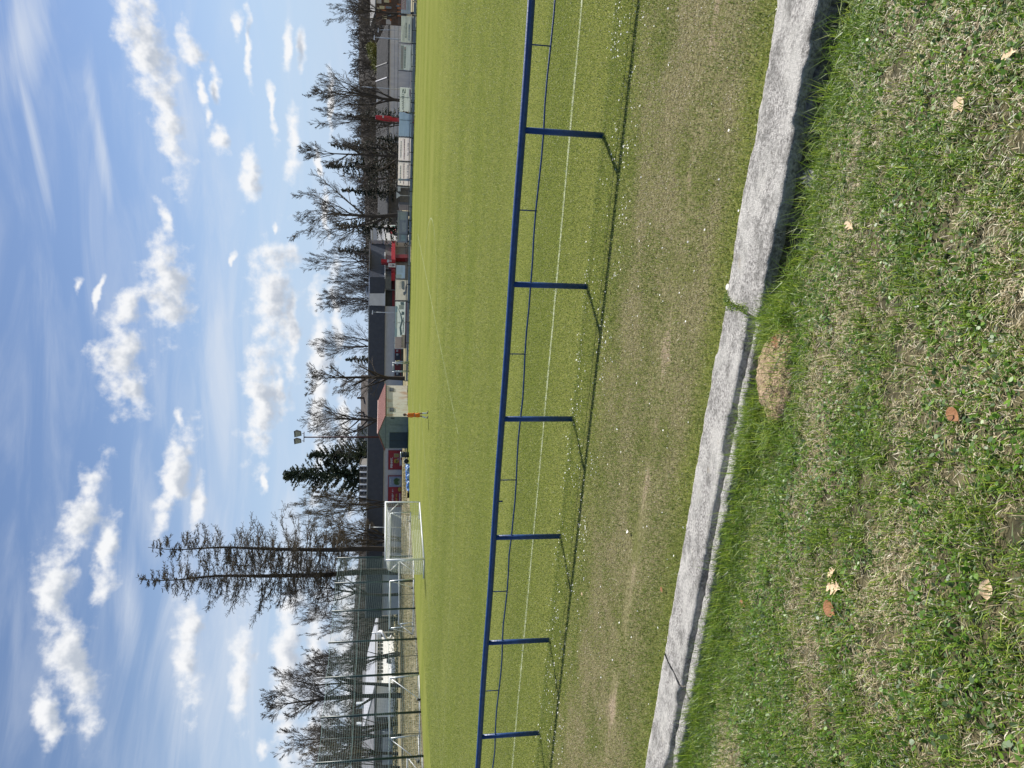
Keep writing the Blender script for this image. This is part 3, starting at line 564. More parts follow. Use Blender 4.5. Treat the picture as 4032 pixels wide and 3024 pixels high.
def bnr(label, vt, vb, sr, sl_, c1, c2, Y=YB, curl=.03):
    a, b = yp((vt+vb)/2, sl_, Y), yp((vt+vb)/2, sr, Y); zt, zb = yp(vt, (sr+sl_)/2, Y)[2], yp(vb, (sr+sl_)/2, Y)[2]
    e = empty('banner', ((a[0]+b[0])/2, Y, zb), label, 'banner', 'advertising banners along the far fence'); n = 24; V = []; Fs = []
    for i in range(n+1):
        x = a[0]+(b[0]-a[0])*i/n; w = curl*math.sin(i*1.1)*.5
        V += [(x, Y+w*.3, zb), (x, Y+w*.3-.015, zt), (x, Y+w*.3+.012, zb), (x, Y+w*.3, zt)]
    for i in range(n): k = 4*i; Fs += [(k, k+4, k+5, k+1), (k+2, k+3, k+7, k+6), (k+1, k+5, k+7, k+3), (k, k+2, k+6, k+4)]
    MB().add(V, Fs).build('sheet', mat('banner_'+str(len(MATS)), tuple(min(.85, q*1.35) for q in c1), tuple(min(.9, q*1.35) for q in c2), 3, .6, .15, stretch=(.25, 1, 6), lo=.3, hi=.7, trans=.6), e)
    return e, Y
def patch(e, Y, name, vt, vb, sr, sl_, c1, c2=None, pr=.03):
    a, b = yp((vt+vb)/2, sl_, Y), yp((vt+vb)/2, sr, Y); zt, zb = yp(vt, (sr+sl_)/2, Y)[2], yp(vb, (sr+sl_)/2, Y)[2]
    return MB().box(a[0], b[0], Y-pr, Y-pr+.006, zb, zt).build(name, mat('print_%d_%d_%d' % tuple(int(q*999) for q in c1), c1, c2, 4, .6), e)
def btext(e, Y, s, vt, vb, sr, sl_, c, mirror=True, pr=.042):
    a, b = yp((vt+vb)/2, sl_, Y), yp((vt+vb)/2, sr, Y); zt, zb = yp(vt, (sr+sl_)/2, Y)[2], yp(vb, (sr+sl_)/2, Y)[2]
    return text('lettering', s, mat('ink_%d_%d_%d' % tuple(int(q*999) for q in c), c, None, 8, .6), e, (a[0], Y-pr, zb), (1, 0, 0), (0, 0, 1), b[0]-a[0], zt-zb, mirror, .02)
def dashes(e, Y, v, th, sr, sl_, c, n, seed, pr=.036):       # rows of print too blurred to read
    g = random.Random(seed); s = sr; mb = MB()
    while s < sl_-2:
        w = g.uniform(.5, 1.6)*(sl_-sr)/n; w = min(w, sl_-s); a, b = yp(v, s+w, Y), yp(v, s, Y); hz = th/38.; z = yp(v, (sr+sl_)/2, Y)[2]
        mb.box(a[0], b[0], Y-pr, Y-pr+.005, z-hz/2, z+hz/2); s += w+g.uniform(.8, 1.6)
    mb.build('print_line', mat('ink_%d_%d_%d' % tuple(int(q*999) for q in c), c, None, 8, .6), e)
e, Y = bnr('grey banner with a faded red field at the right end of the far fence', 1579, 1618, -30, 54, (.25, .28, .32), (.33, .36, .40))
patch(e, Y, 'red_field', 1579.5, 1599, -30, 38, (.42, .24, .27), (.52, .33, .36)); btext(e, Y, 'TOVRI', 1584, 1594, -20, 37, (.62, .52, .54)); dashes(e, Y, 1604, 2.5, 0, 50, (.38, .42, .47), 4, 2); dashes(e, Y, 1609, 2.5, 4, 40, (.36, .40, .45), 4, 3)
e, Y = bnr('greenish grey see-through banner, tallest and second from the right end', 1579, 1633, 64, 168, (.34, .36, .35), (.48, .50, .47)); patch(e, Y, 'pink_band', 1621, 1627, 72, 166, (.36, .31, .32)); dashes(e, Y, 1591, 1.5, 100, 160, (.40, .42, .40), 4, 4); dashes(e, Y, 1599, 5, 90, 150, (.42, .42, .38), 6, 5); dashes(e, Y, 1611, 4, 96, 160, (.27, .33, .42), 5, 6)
e, Y = bnr('grey banner with a pale top strip and small red print', 1577, 1633, 178, 276, (.36, .39, .39), (.48, .51, .50)); patch(e, Y, 'pale_strip', 1577.5, 1590, 179, 275, (.46, .45, .43), (.54, .52, .5)); dashes(e, Y, 1583, 6, 190, 268, (.44, .36, .37), 12, 7); dashes(e, Y, 1594.5, 5, 194, 268, (.25, .29, .28), 7, 8); patch(e, Y, 'red_mark', 1592, 1598, 185, 194, (.5, .33, .31), pr=.05)
e, Y = bnr('whitish banner with mirrored pharmacy lettering behind the dark clothed child', 1574, 1619, 345, 441, (.42, .45, .44), (.54, .56, .54)); btext(e, Y, 'LÉKÁRNA', 1581, 1591, 371, 434, (.16, .19, .20)); btext(e, Y, 'S', 1584, 1598, 351, 368, (.18, .23, .22)); patch(e, Y, 'pink_mark', 1611, 1617, 351, 380, (.52, .40, .43))
e, Y = bnr('plain blue grey banner behind the red pylon pole', 1571, 1622, 443, 537, (.28, .345, .41), (.36, .42, .48))
e, Y = bnr('white banner with a mirrored phone number, right of its near twin', 1569, 1619, 541, 633, (.54, .52, .52), (.64, .62, .61)); dashes(e, Y, 1579, 4, 555, 620, (.42, .43, .44), 13, 9); dashes(e, Y, 1592, 4, 547, 628, (.50, .33, .35), 12, 10); btext(e, Y, '602 411 327', 1604, 1610, 563, 614, (.20, .23, .30))
e, Y = bnr('white banner with a mirrored phone number and a blue stain, beside the parked car', 1567, 1616, 638, 730, (.54, .52, .51), (.64, .62, .60)); dashes(e, Y, 1577, 4, 652, 722, (.42, .43, .44), 13, 11); dashes(e, Y, 1590, 4, 643, 726, (.50, .35, .37), 12, 12); btext(e, Y, '602 411 327', 1602, 1608, 650, 712, (.28, .31, .37)); patch(e, Y, 'blue_stain', 1568, 1615, 704, 712, (.38, .42, .50))
e, Y = bnr('dark grey banner with a row of yellow lettering', 1565, 1606, 831, 955, (.17, .19, .225), (.24, .26, .30)); btext(e, Y, 'AUTODOPRAVA', 1567, 1572, 835, 950, (.42, .42, .30)); patch(e, Y, 'picture', 1580, 1597, 925, 948, (.30, .38, .43)); patch(e, Y, 'picture', 1576, 1601, 834, 866, (.36, .38, .40))
for k in range(5): dashes(e, Y, 1584+k*3.2, 2, 876, 912, (.44, .45, .48), 2, 20+k)
e, Y = bnr('small blue grey banner with a round picture, below the white emblem sign', 1560, 1595, 1045, 1096, (.27, .33, .39), (.37, .43, .49))
for k in range(5): dashes(e, Y, 1566+k*5, 2, 1050, 1075, (.47, .52, .58), 2, 30+k)
q = [(1570+12*math.cos(t), 1087+9*math.sin(t)) for t in np.linspace(0, 6.28, 14)[:-1]]; p = [yp(a, b, Y-.04) for a, b in q]; MB().add(p+[x+np.array([0, .01, 0]) for x in p], [tuple(range(13))]).build('round_picture', mat('pale_print', (.50, .55, .58), (.6, .63, .66), 12, .6), e)
e, Y = bnr('beige banner with a dark car silhouette', 1557, 1606, 1101, 1182, (.44, .43, .40), (.54, .53, .49)); btext(e, Y, 'STUA', 1573, 1580, 1107, 1137, (.62, .62, .58), False)
for pts in ([(1581, 1107), (1581, 1135), (1588, 1141), (1593, 1141), (1593, 1107)], [(1588, 1150), (1588, 1160), (1594, 1164), (1600, 1152), (1604, 1130), (1600, 1120), (1596, 1128), (1595, 1148)]):
    p = [yp(a, b, Y-.04) for a, b in pts]; MB().add(p+[x+np.array([0, .01, 0]) for x in p], [tuple(range(len(p)))]).build('silhouette', mat('silhouette_print', (.22, .23, .27), (.28, .29, .32), 6, .6), e)
btext(e, Y, 'AUTO', 1583, 1590, 1110, 1136, (.5, .5, .48), False, .055)
e, Y = bnr('longest banner, multicoloured with pink and orange left end', 1555, 1603, 1188, 1372, (.46, .50, .50), (.56, .58, .56))
patch(e, Y, 'pink_field', 1555.5, 1580, 1326, 1371, (.60, .43, .43), (.68, .50, .48)); patch(e, Y, 'orange_field', 1580, 1596, 1318, 1371, (.62, .46, .34), (.68, .52, .40)); patch(e, Y, 'red_band', 1595, 1602, 1189, 1371, (.46, .27, .29), (.54, .34, .35)); patch(e, Y, 'blue_sky', 1555.5, 1564, 1205, 1326, (.36, .49, .57), (.44, .55, .6))
patch(e, Y, 'pale_block', 1571, 1591, 1200, 1218, (.64, .62, .55), pr=.05); patch(e, Y, 'white_strip', 1558, 1564, 1228, 1293, (.62, .64, .62), pr=.05)
for pts in ([(1563, 1206), (1575, 1235), (1580, 1262), (1573, 1290), (1576, 1322), (1584, 1316), (1580, 1290), (1587, 1262), (1578, 1232)], [(1576, 1189), (1590, 1189), (1592, 1203), (1578, 1200)], [(1582, 1226), (1592, 1228), (1592, 1240), (1580, 1240)]):
    p = [yp(a, b, Y-.045) for a, b in pts]; MB().add(p+[x+np.array([0, .01, 0]) for x in p], [tuple(range(len(p)))]).build('drawing', mat('drawing_print', (.17, .24, .26), (.27, .32, .33), 6, .6), e)
dashes(e, Y, 1588, 4, 1250, 1310, (.25, .29, .29), 12, 40, .05); btext(e, Y, 'BEZ CEN', 1580, 1586, 1328, 1366, (.30, .24, .22), False, .05)
# ------------------------------------------------------------------ buildings beyond the far touchline (all at their own distance)
red = mat('red_panel', (.42, .018, .03), (.52, .03, .045), 3, .45); dred = mat('dark_red_panel', (.17, .012, .02), (.23, .02, .03), 3, .5)
lgrey = mat('light_grey_render', (.52, .53, .56), (.58, .59, .62), 2, .85, .2); dgrey = mat('dark_roof_panel', (.052, .062, .088), (.066, .076, .104), 2, .55, .1)
wallw = mat('white_wall', (.78, .78, .76), (.86, .86, .84), 2, .8, .15); dark = mat('dark_facade', (.04, .045, .05), (.06, .063, .066), 2, .6); glass = mat('dark_glass', (.02, .024, .028), (.05, .055, .06), 3, .12, spec=.6)
class Oblique:                                                     # a wall running back in depth: sy -> distance on its plane
    def __init__(s, sA, DA, sB, DB): s.k = (sA, 1/DA, sB, 1/DB)
    def D(s, y): sA, iA, sB, iB = s.k; return 1/(iA+(iB-iA)*(y-sA)/(sB-sA))
    def pt(s, v, y, off=0.): a, z = fz(v, y, s.D(y)); return FW(a, s.D(y), z)+s.n()*off
    def n(s): 
        sA, _, sB, _ = s.k; p, q = [FW(fz(1500, y, s.D(y))[0], s.D(y), 0) for y in (sA, sB)]; w = unit_(q-p); return np.array([w[1], -w[0], 0])*(1 if (np.array([w[1], -w[0], 0])@(G0-p)) > 0 else -1)
    def box(s, mb, vt, vb, sr, sl_, off=0., th=.1):
        p = [s.pt(vb, sl_, off), s.pt(vb, sr, off), s.pt(vt, sr, off), s.pt(vt, sl_, off)]; k = -s.n()*th; return mb.hexa([p[0], p[1], p[1]+k, p[0]+k, p[3], p[2], p[2]+k, p[3]+k])
def unit_(v): return v/np.linalg.norm(v)
Yd = 115.; EN = Oblique(1092, 112.6, 897, 128.)
e = empty('supermarket', FW(-12, Yd, -.2), 'long low supermarket with a dark parapet, pale grey wall and red trimmed entrance', 'supermarket')
def part(name, m, P, fn): mb = MB(); fn(mb); return mb.build(name, m, P)
aL = fz(1441.6, 2424, Yd)[0]; aR = fz(1454, 955, Yd)[0]
MB().fb(aL, fz(1500, 1205, Yd)[0], Yd, Yd+30, -2.4, 2.6).build('wall', lgrey, e)
MB().fb(aL-.2, fz(1500, 1205, Yd)[0], Yd-.35, Yd+30, 2.6, 4.88).build('parapet', dgrey, e)
MB().fb(aL-.25, fz(1500, 955, Yd)[0], Yd-.4, Yd+30.2, 4.88, 4.98).build('roof_edge', mat('grey_metal_trim', (.30, .32, .35), (.38, .40, .43), 5, .5), e)
MB().px(1455, 1516, 1092, 1205, Yd, 6, .9).build('light_fascia', wallw if False else mat('pale_fascia', (.66, .67, .70), (.72, .73, .76), 1.5, .7), e)
MB().px(1514, 1517, 1092, 1206, Yd, .5, 1.0).build('fascia_edge', white, e)
EN.box(MB(), 1456, 1516, 960, 1091, 0, 4).build('dark_fascia', dgrey, e)
EN.box(MB(), 1514, 1517.5, 1000, 1091, .3, .6).build('canopy_edge', white, e)
MB().px(1517, 1600, 1088, 1206, Yd, 6, -.5).build('entrance_wall', dark, e)
MB().px(1545, 1558, 1092, 1206, Yd, .6, -.1).build('red_stripe', dred, e)
EN.box(MB(), 1517, 1541, 962, 1090, .0, 2).build('entrance_header', mat('olive_grey_panel', (.13, .135, .125), (.17, .175, .165), 3, .6), e)
EN.box(MB(), 1541, 1556, 962, 1088, .5, 1.2).build('red_canopy', red, e)
EN.box(MB(), 1557, 1608, 1010, 1024, .35, .6).build('red_column', dred, e)
EN.box(MB(), 1556, 1612, 962, 1090, -.4, 2).build('entrance_bay', mat('warm_grey_panel', (.20, .20, .19), (.26, .255, .24), 2, .6), e)
EN.box(MB(), 1598, 1612, 995, 1010, -.3, .2).build('doorway', glass, e); EN.box(MB(), 1596, 1607, 974, 988, -.3, .1).build('notice', mat('brown_notice', (.17, .14, .13), (.2, .17, .16), 5, .6), e)
EN.box(MB(), 1464, 1513, 901, 960, .6, 6).build('upper_block', lgrey, e)
EN.box(MB(), 1513, 1614, 901, 962, .66, 6).build('white_block', wallw, e)
EN.box(MB(), 1460, 1464, 897, 962, .8, 6).build('roof_trim', mat('grey_metal_trim', (.3, .32, .35)), e)
q = EN.box(MB(), 1536.5, 1557, 911, 936, .74, .06).build('poster', red, e); EN.box(MB(), 1547, 1553, 922, 934, .79, .04).build('poster_picture', mat('yellow_print', (.7, .45, .08), (.8, .55, .15), 8, .5), q)
EN.box(MB(), 1557, 1559.5, 910, 944, .80, .05).build('poster_edge', white, q)
EN.box(MB(), 1540, 1556, 905, 908, .72, .03).build('green_lettering', mat('green_ink', (.12, .33, .26), None, 5, .6), e)
for sr, sl_, w in ((1375, 1390, 0), (1390, 1420, 1), (1428, 1459, 0), (1465, 1485, 1)):
    f = MB().px(1554, 1605, sr, sl_, Yd, .3, .08).build('window', dred, e)
    MB().px(1578, 1604, sr+1, sl_-1, Yd, .1, .16).build('pane', glass, f)
    if w: MB().px(1556, 1575, sr+1.5, sl_-2, Yd, .1, .18).build('film', mat('navy_film', (.02, .028, .05), (.035, .045, .07), 4, .4), f)
    mb = MB()
    for k in range(2): mb.px(1561+k*4, 1563.5+k*4, sr+2, sr+10, Yd, .05, .22)
    mb.build('window_print', mat('pale_print', (.5, .55, .58)), f)
MB().px(1550, 1554, 1375, 1486, Yd, .3, .12).build('window_head', mat('grey_metal_trim', (.3, .32, .35)), e)
for sr, sl_ in ((1060, 1062), (1142, 1143)): MB().px(1517, 1556, sr, sl_, Yd, .2, .55).build('downpipe', mat('grey_metal_trim', (.3, .32, .35)), e)
b1 = MB().px(1440, 1454, 1128, 1152, Yd+9, 4).build('roof_unit', mat('grey_metal_trim', (.3, .32, .35)), e); MB().px(1445, 1453, 1131, 1150, Yd+9, 1, .1).build('grille', glass, b1)
MB().px(1443, 1454, 1155, 1164, Yd+11, 2).build('vent', white, e)
# posters on the supermarket wall
def poster(label, vt, vb, sr, sl_):
    a0 = fz((vt+vb)/2, sl_, Yd)[0]; a1 = fz((vt+vb)/2, sr, Yd)[0]; z0 = fz(vb, (sr+sl_)/2, Yd)[1]; z1 = fz(vt, (sr+sl_)/2, Yd)[1]
    e = empty('billboard', FW((a0+a1)/2, Yd, z0), label, 'billboard', 'red billboards on the supermarket wall')
    MB().fb(a0-.1, a1+.1, Yd-.22, Yd-.02, z0-.1, z1+.1).build('frame', mat('billboard_frame', (.20, .03, .04), (.26, .05, .06), 4, .5), e)
    MB().fb(a0, a1, Yd-.28, Yd-.2, z0, z1).build('face', mat('billboard_red', (.27, .018, .03), (.33, .028, .042), 2, .5), e); return e
def ptext(e, s, vt, vb, sr, sl_, m, D=Yd-.31, bold=.03):
    a0 = fz((vt+vb)/2, sl_, D)[0]; a1 = fz((vt+vb)/2, sr, D)[0]; z0 = fz(vb, (sr+sl_)/2, D)[1]; z1 = fz(vt, (sr+sl_)/2, D)[1]
    return text('lettering', s, m, e, FW(a0, D, z0), r_, (0, 0, 1), a1-a0, z1-z0, False, bold)
ink_w = mat('white_ink', (.62, .64, .68), None, 8, .6); ink_y = mat('yellow_ink', (.46, .33, .05), None, 8, .6); dk = mat('dark_ink', (.05, .03, .02), None, 8, .6)
def disc(e, name, v, s, rv, rs_, m, D, n=18): return MB().pxp([(v+rv*math.cos(t), s+rs_*math.sin(t)) for t in np.linspace(0, 2*math.pi, n+1)[:-1]], D, .03).build(name, m, e)
e = poster('red billboard with big white name lettering beside the shed', 1531, 1590, 1775, 1846)
ptext(e, 'PENNY.', 1537.5, 1546, 1801, 1842, ink_w, bold=.045); d = disc(e, 'price_disc', 1560.5, 1816, 9.5, 9, ink_y, Yd-.33); ptext(d, '16.', 1556, 1566, 1808, 1824, dk, Yd-.36)
ptext(e, '90', 1565, 1571, 1805, 1812, ink_w, Yd-.36); part('jar_picture', mat('jar_print', (.26, .25, .2), (.38, .35, .25), 6, .6), e, lambda m: m.px(1551, 1572, 1786, 1801, Yd-.3, .02)); part('jar_label', mat('jar_label', (.33, .27, .08), None, 6, .6), e, lambda m: m.px(1554, 1570, 1788, 1799, Yd-.34, .02))
part('print_line', ink_w, e, lambda m: (m.px(1574, 1577.5, 1800, 1834, Yd-.3, .02), m.px(1579, 1581.5, 1812, 1832, Yd-.3, .02)))
e = poster('red billboard with a pale blue salad picture half hidden by the goal', 1530, 1589, 1874, 1992)
part('picture_field', mat('pale_blue_print', (.22, .28, .40), (.28, .35, .47), 3, .6), e, lambda m: m.px(1531, 1588, 1876, 1917, Yd-.3, .02)); ptext(e, 'penny', 1536, 1541, 1884, 1908, ink_w, Yd-.34)
d = disc(e, 'bowl_picture', 1570, 1897, 13, 17, mat('bowl_print', (.38, .40, .40), (.48, .5, .5), 6, .6), Yd-.33); disc(d, 'salad_picture', 1563, 1896, 14, 14, mat('salad_print', (.06, .12, .04), (.3, .34, .25), 1.6, .6, lo=.45, hi=.55), Yd-.36)
ptext(e, 'Inspirujte se', 1541, 1551, 1925, 1990, ink_w); ptext(e, 'v našem', 1556, 1564, 1945, 1988, ink_y); ptext(e, 'časopisu', 1569, 1578, 1943, 1988, ink_w); disc(e, 'round_badge', 1573, 1927, 6, 9, ink_y, Yd-.32)
# pylons
e = empty('red_pylon', FW(fz(1570, 466, 112)[0], 112, -2.2), 'tall red pylon sign on a narrow red pole behind the blue grey banner', 'pylon sign')
def octa(mb, a, D, w, t, z0, z1, ch):
    P = [(a-w+ch, -t), (a+w-ch, -t), (a+w, -t+ch), (a+w, t-ch), (a+w-ch, t), (a-w+ch, t), (a-w, t-ch), (a-w, -t+ch)]
    sh = [.88, 1, 1, .88]; zz = [z0, z0+.25, z1-.25, z1]; V = []
    for s, z in zip(sh, zz): V += [FW(a+(x-a)*s, D+y*s, z) for x, y in P]
    mb.add(V, [tuple(range(7, -1, -1)), tuple(range(24, 32))]+[(l*8+i, l*8+(i+1) % 8, l*8+8+(i+1) % 8, l*8+8+i) for l in range(3) for i in range(8)])
a0, a1 = fz(1510, 478, 112)[0], fz(1510, 457, 112)[0]; mb = MB(); octa(mb, (a0+a1)/2, 112, (a1-a0)/2, .34, fz(1542, 467, 112)[1], fz(1479, 467, 112)[1], .12); mb.build('sign_body', red, e)
MB().fb((a0+a1)/2-.28, (a0+a1)/2+.2, 111.8, 112.2, -2.3, fz(1540, 467, 112)[1]).build('pole', red, e)
part('emblem', ink_w, e, lambda m: m.fb((a0+a1)/2+.02, (a0+a1)/2+.34, 111.63, 111.66, fz(1511, 467, 112)[1], fz(1506, 467, 112)[1]))
MB().px(1478, 1481, 459, 470, 112, .4, .2).build('cap', ink_w, e)
e = empty('red_wall_sign', FW(fz(1530, 1030, 113)[0], 113, 2), 'red box sign fixed to the supermarket entrance canopy', 'sign')
MB().px(1501, 1557, 1021, 1034, 113, .8).build('box', red, e); MB().px(1502, 1556, 1034, 1041, 113.05, .75).build('side', dred, e); part('emblem', ink_w, e, lambda m: (m.px(1524, 1534, 1022, 1033, 112.96, .03), m.px(1537, 1541, 1023, 1032, 112.96, .03)))
e = empty('white_emblem_sign', FW(fz(1545, 1045, 112.4)[0], 112.4, .5), 'white box sign with a grey shield emblem beside the red box sign', 'sign')
MB().px(1529, 1559, 1037, 1052, 112.4, .6).build('panel', white, e); MB().px(1530, 1559, 1052, 1056, 112.45, .55).build('side', dred, e)
q = MB().pxp([(1544, 1040), (1551, 1041), (1554, 1044.5), (1551, 1048), (1544, 1049)], 112.36, .03).build('shield', mat('shield_grey', (.14, .15, .16), (.24, .25, .26), 8, .5), e); part('red_mark', red, q, lambda m: m.px(1534, 1538, 1042, 1045, 112.36, .03))
part('print_line', mat('shield_grey', (.14, .15, .16)), e, lambda m: (m.px(1540, 1541.5, 1040, 1049, 112.36, .03), m.px(1556, 1557.5, 1040, 1050, 112.36, .03)))
# corrugated hall and roofs on the right
corr = mat('white_corrugated', (.78, .77, .80), (.88, .87, .88), 1.5, .5, .1, stretch=(1, 1, .2)); roofd = mat('dark_ribbed_roof', (.028, .030, .034), (.055, .057, .062), 1.2, .7, .2, stretch=(1, 1, .3))
D = 132.; e = empty('corrugated_hall', FW(fz(1550, 330, D)[0], D, -2.3), 'long white corrugated hall with a dark roof behind the banners', 'hall')
a0, a1 = fz(1560, 562, D)[0], fz(1560, 98, D)[0]; zt = fz(1534, 330, D)[1]; mb = MB(); nn = 92
for k in range(nn):
    x0 = a0+(a1-a0)*k/nn; w = (a1-a0)/nn; mb.fb(x0, x0+w*.62, D-.14, D+.1, -2.3, zt); mb.fb(x0+w*.62, x0+w, D-.02, D+.1, -2.3, zt)
mb.build('wall', corr, e); MB().fb(a0-.3, a1+.3, D-.3, D+.2, zt, zt+.28).build('gutter', mat('pale_gutter', (.30, .30, .33), (.38, .38, .40), 4, .5), e)
part('seam', mat('grey_metal_trim', (.3, .32, .35)), e, lambda m: [m.fb(a0, a1, D-.17, D-.12, z, z+.05) for z in (zt-.8, zt-1.35)])
P = [FW(a0-.3, D-.3, zt+.28), FW(a1+.3, D-.3, zt+.28), FW(a1+.3, D+9, zt+2.2), FW(a0-.3, D+9, zt+2.2)]; MB().hexa([p-np.array([0, 0, .2]) for p in P]+P).build('roof', roofd, e)
mb = MB()
for k in range(60):
    t = k/59; p0 = P[0]+(P[1]-P[0])*t; p1 = P[3]+(P[2]-P[3])*t; mb.hexa([p0-r_*.05, p0+r_*.05, p1+r_*.05, p1-r_*.05]+[q+np.array([0, 0, .09]) for q in (p0-r_*.05, p0+r_*.05, p1+r_*.05, p1-r_*.05)])
mb.build('ridge_ribs', roofd, e)
for s in (247, 305): 
    t0, t1 = fz(1533, s, D-.3)[0], fz(1512, s+9, D+8)[0]; MB().hexa([FW(t0-.08, D-.3, zt+.3), FW(t0+.08, D-.3, zt+.3), FW(t1+.08, D+9, zt+2.25), FW(t1-.08, D+9, zt+2.25), FW(t0-.08, D-.3, zt+.5), FW(t0+.08, D-.3, zt+.5), FW(t1+.08, D+9, zt+2.45), FW(t1-.08, D+9, zt+2.45)]).build('parapet', dark if s == 247 else mat('pale_gutter', (.3, .3, .33)), e)
D = 150.; e = empty('ribbed_roof_barn', FW(fz(1540, 720, D)[0], D, -2.3), 'grey barn with a ribbed dark roof half hidden by the spruces', 'barn')
MB().px(1528, 1585, 470, 900, D, 12).build('wall', mat('brown_grey_wall', (.10, .095, .09), (.15, .14, .13), 2, .85), e); a0, a1 = fz(1520, 905, D)[0], fz(1520, 465, D)[0]; zb, zt = fz(1529, 680, D)[1], fz(1489, 680, D)[1]
P = [FW(a0, D-.4, zb), FW(a1, D-.4, zb), FW(a1, D+9, zt), FW(a0, D+9, zt)]; MB().hexa([p-np.array([0, 0, .25]) for p in P]+P).build('roof', mat('grey_slate_roof', (.06, .06, .065), (.11, .108, .11), 1.5, .75, .2), e); mb = MB()
for k in range(80):
    t = k/79; p0 = P[0]+(P[1]-P[0])*t; p1 = P[3]+(P[2]-P[3])*t; mb.hexa([p0-r_*.06, p0+r_*.06, p1+r_*.06, p1-r_*.06]+[q+np.array([0, 0, .1]) for q in (p0-r_*.06, p0+r_*.06, p1+r_*.06, p1-r_*.06)])
mb.build('roof_ribs', roofd, e)
D = 116.; yel = mat('yellow_panel', (.50, .43, .26), (.58, .52, .34), 3, .8); org = mat('orange_timber', (.34, .11, .035), (.46, .17, .06), 5, .75, .2, stretch=(1, 1, 5)); cream = mat('cream_board', (.42, .40, .40), (.5, .48, .47), 8, .7, stretch=(6, 1, 1))
e = empty('timber_house', FW(fz(1540, 30, D)[0], D, -2.2), 'cream and orange timbered house behind the bare trees at the right edge', 'house')
MB().px(1480, 1600, -60, 92, D, .6).build('wall', mat('brown_timber_wall', (.075, .05, .04), (.12, .08, .06), 3, .85), e)
for vt, vb, sr, sl_, m in ((1480, 1502, -40, 14, cream), (1512, 1533, -30, 11, yel), (1494, 1514, 24, 36, yel), (1490, 1502, 42, 50, yel), (1505, 1523, 62, 75, yel), (1484, 1491, 30, 36, yel), (1520, 1540, 78, 95, cream)): MB().px(vt, vb, sr, sl_, D, .1, .08).build('panel', m, e)
for vt, vb, sr, sl_ in ((1533, 1538, -20, 10), (1514, 1537, 25, 36), (1503, 1520, 40, 44), (1564, 1578, 16, 22), (1564, 1578, 29, 37), (1564, 1580, 46, 66), (1536, 1541, 76, 84)): MB().px(vt, vb, sr, sl_, D, .1, .12).build('beam', org, e)
for vt, vb, sr, sl_ in ((1518, 1541, 27, 36), (1527, 1540, 52, 64), (1560, 1572, 22, 29)): MB().px(vt, vb, sr, sl_, D, .1, .16).build('window', mat('bluish_glass', (.10, .14, .18), (.2, .25, .3), 2, .2), e)
MB().px(1476.5, 1480, -60, 50, D, .6, .4).build('gutter', white, e); a0, a1 = fz(1470, 50, D)[0], fz(1470, -60, D)[0]; P = [FW(a0, D-.4, fz(1477, 0, D)[1]), FW(a1, D-.4, fz(1477, 0, D)[1]), FW(a1, D+5, fz(1455, 0, D)[1]), FW(a0, D+5, fz(1455, 0, D)[1])]; MB().hexa([p-np.array([0, 0, .2]) for p in P]+P).build('roof', roofd, e)
# small road signs, glass shelter, parked car behind the gap in the banners
e = empty('road_sign', FW(fz(1570, 743, 100)[0], 100, -2.2), 'grey rectangular back of a road sign above the parked car', 'sign'); MB().px(1566, 1577, 734, 753, 100, .05).build('plate', alu, e); MB().tube([FW(fz(1570, 737, 100.2)[0], 100.2, -2.2), FW(fz(1570, 737, 100.2)[0], 100.2, fz(1563, 737, 100)[1])], .04, 8).build('pole', alu, e)
e = empty('yield_sign', FW(fz(1570, 768, 100)[0], 100, -2.2), 'grey triangular back of a yield sign above the parked car roof', 'sign'); MB().pxp([(1560, 754), (1560, 782), (1579, 769)], 100, .05).build('plate', alu, e); MB().tube([FW(fz(1570, 769, 100.2)[0], 100.2, -2.2), FW(fz(1570, 769, 100.2)[0], 100.2, fz(1562, 769, 100)[1])], .04, 8).build('pole', alu, e)
e = empty('notice_panel', FW(fz(1590, 817, 100)[0], 100, -2.2), 'pinkish grey ribbed panel left of the parked car', 'panel'); MB().px(1571, 1612, 806, 828, 100, .1).build('board', mat('pinkish_board', (.27, .24, .25), (.35, .32, .32), 3, .7, stretch=(1, 1, 5)), e); MB().tube([FW(fz(1570, 817, 100.2)[0], 100.2, -2.2), FW(fz(1570, 817, 100.2)[0], 100.2, fz(1575, 817, 100)[1])], .05, 8).build('post', steel, e)
e = empty('glass_shelter', FW(fz(1590, 770, 106)[0], 106, -2.2), 'grey glazed shelter behind the parked car', 'shelter'); MB().px(1572, 1640, 733, 798, 106, .1).build('pane', mat('shelter_glass', (.07, .072, .07), (.14, .13, .11), 1.5, .25), e); MB().px(1570, 1640, 798, 807, 106, 2, .1).build('side_wall', mat('slate_panel', (.10, .115, .14), (.13, .145, .17), 3, .6), e)
part('frame', steel, e, lambda m: [m.px(1570, 1640, s, s+1, 106, .1, .08) for s in (733, 748, 770, 797)]+[m.px(1570, 1573, 733, 798, 106, .1, .08)])
D = 112.; paint = mat('silver_blue_paint', (.30, .40, .50), (.36, .46, .56), 3, .25, metal=.3, spec=.6)
aC = fz(1600, 780, D)[0]; gz = -2.25; e = empty('parked_car', FW(aC, D, gz), 'silver blue hatchback parked beyond the far railing', 'car')
def carprof(pts, w0, w1, name, m, parent, dz=0):
    V = []; n = len(pts); V += [FW(aC+x, D-w, gz+z) for (x, z), w in zip(pts, w0)]+[FW(aC+x, D+w, gz+z) for (x, z), w in zip(pts, w1)]
    return MB().add(V, [tuple(range(n-1, -1, -1)), tuple(range(n, 2*n))]+[(i, (i+1) % n, (i+1) % n+n, i+n) for i in range(n)]).build(name, m, parent)
B = [(-1.95, .28), (-2.0, .62), (-1.85, .80), (-1.0, .95), (1.75, 1.0), (1.90, .92), (1.92, .45), (1.85, .26)]; carprof(B, [.82]*8, [.82]*8, 'body', paint, e)
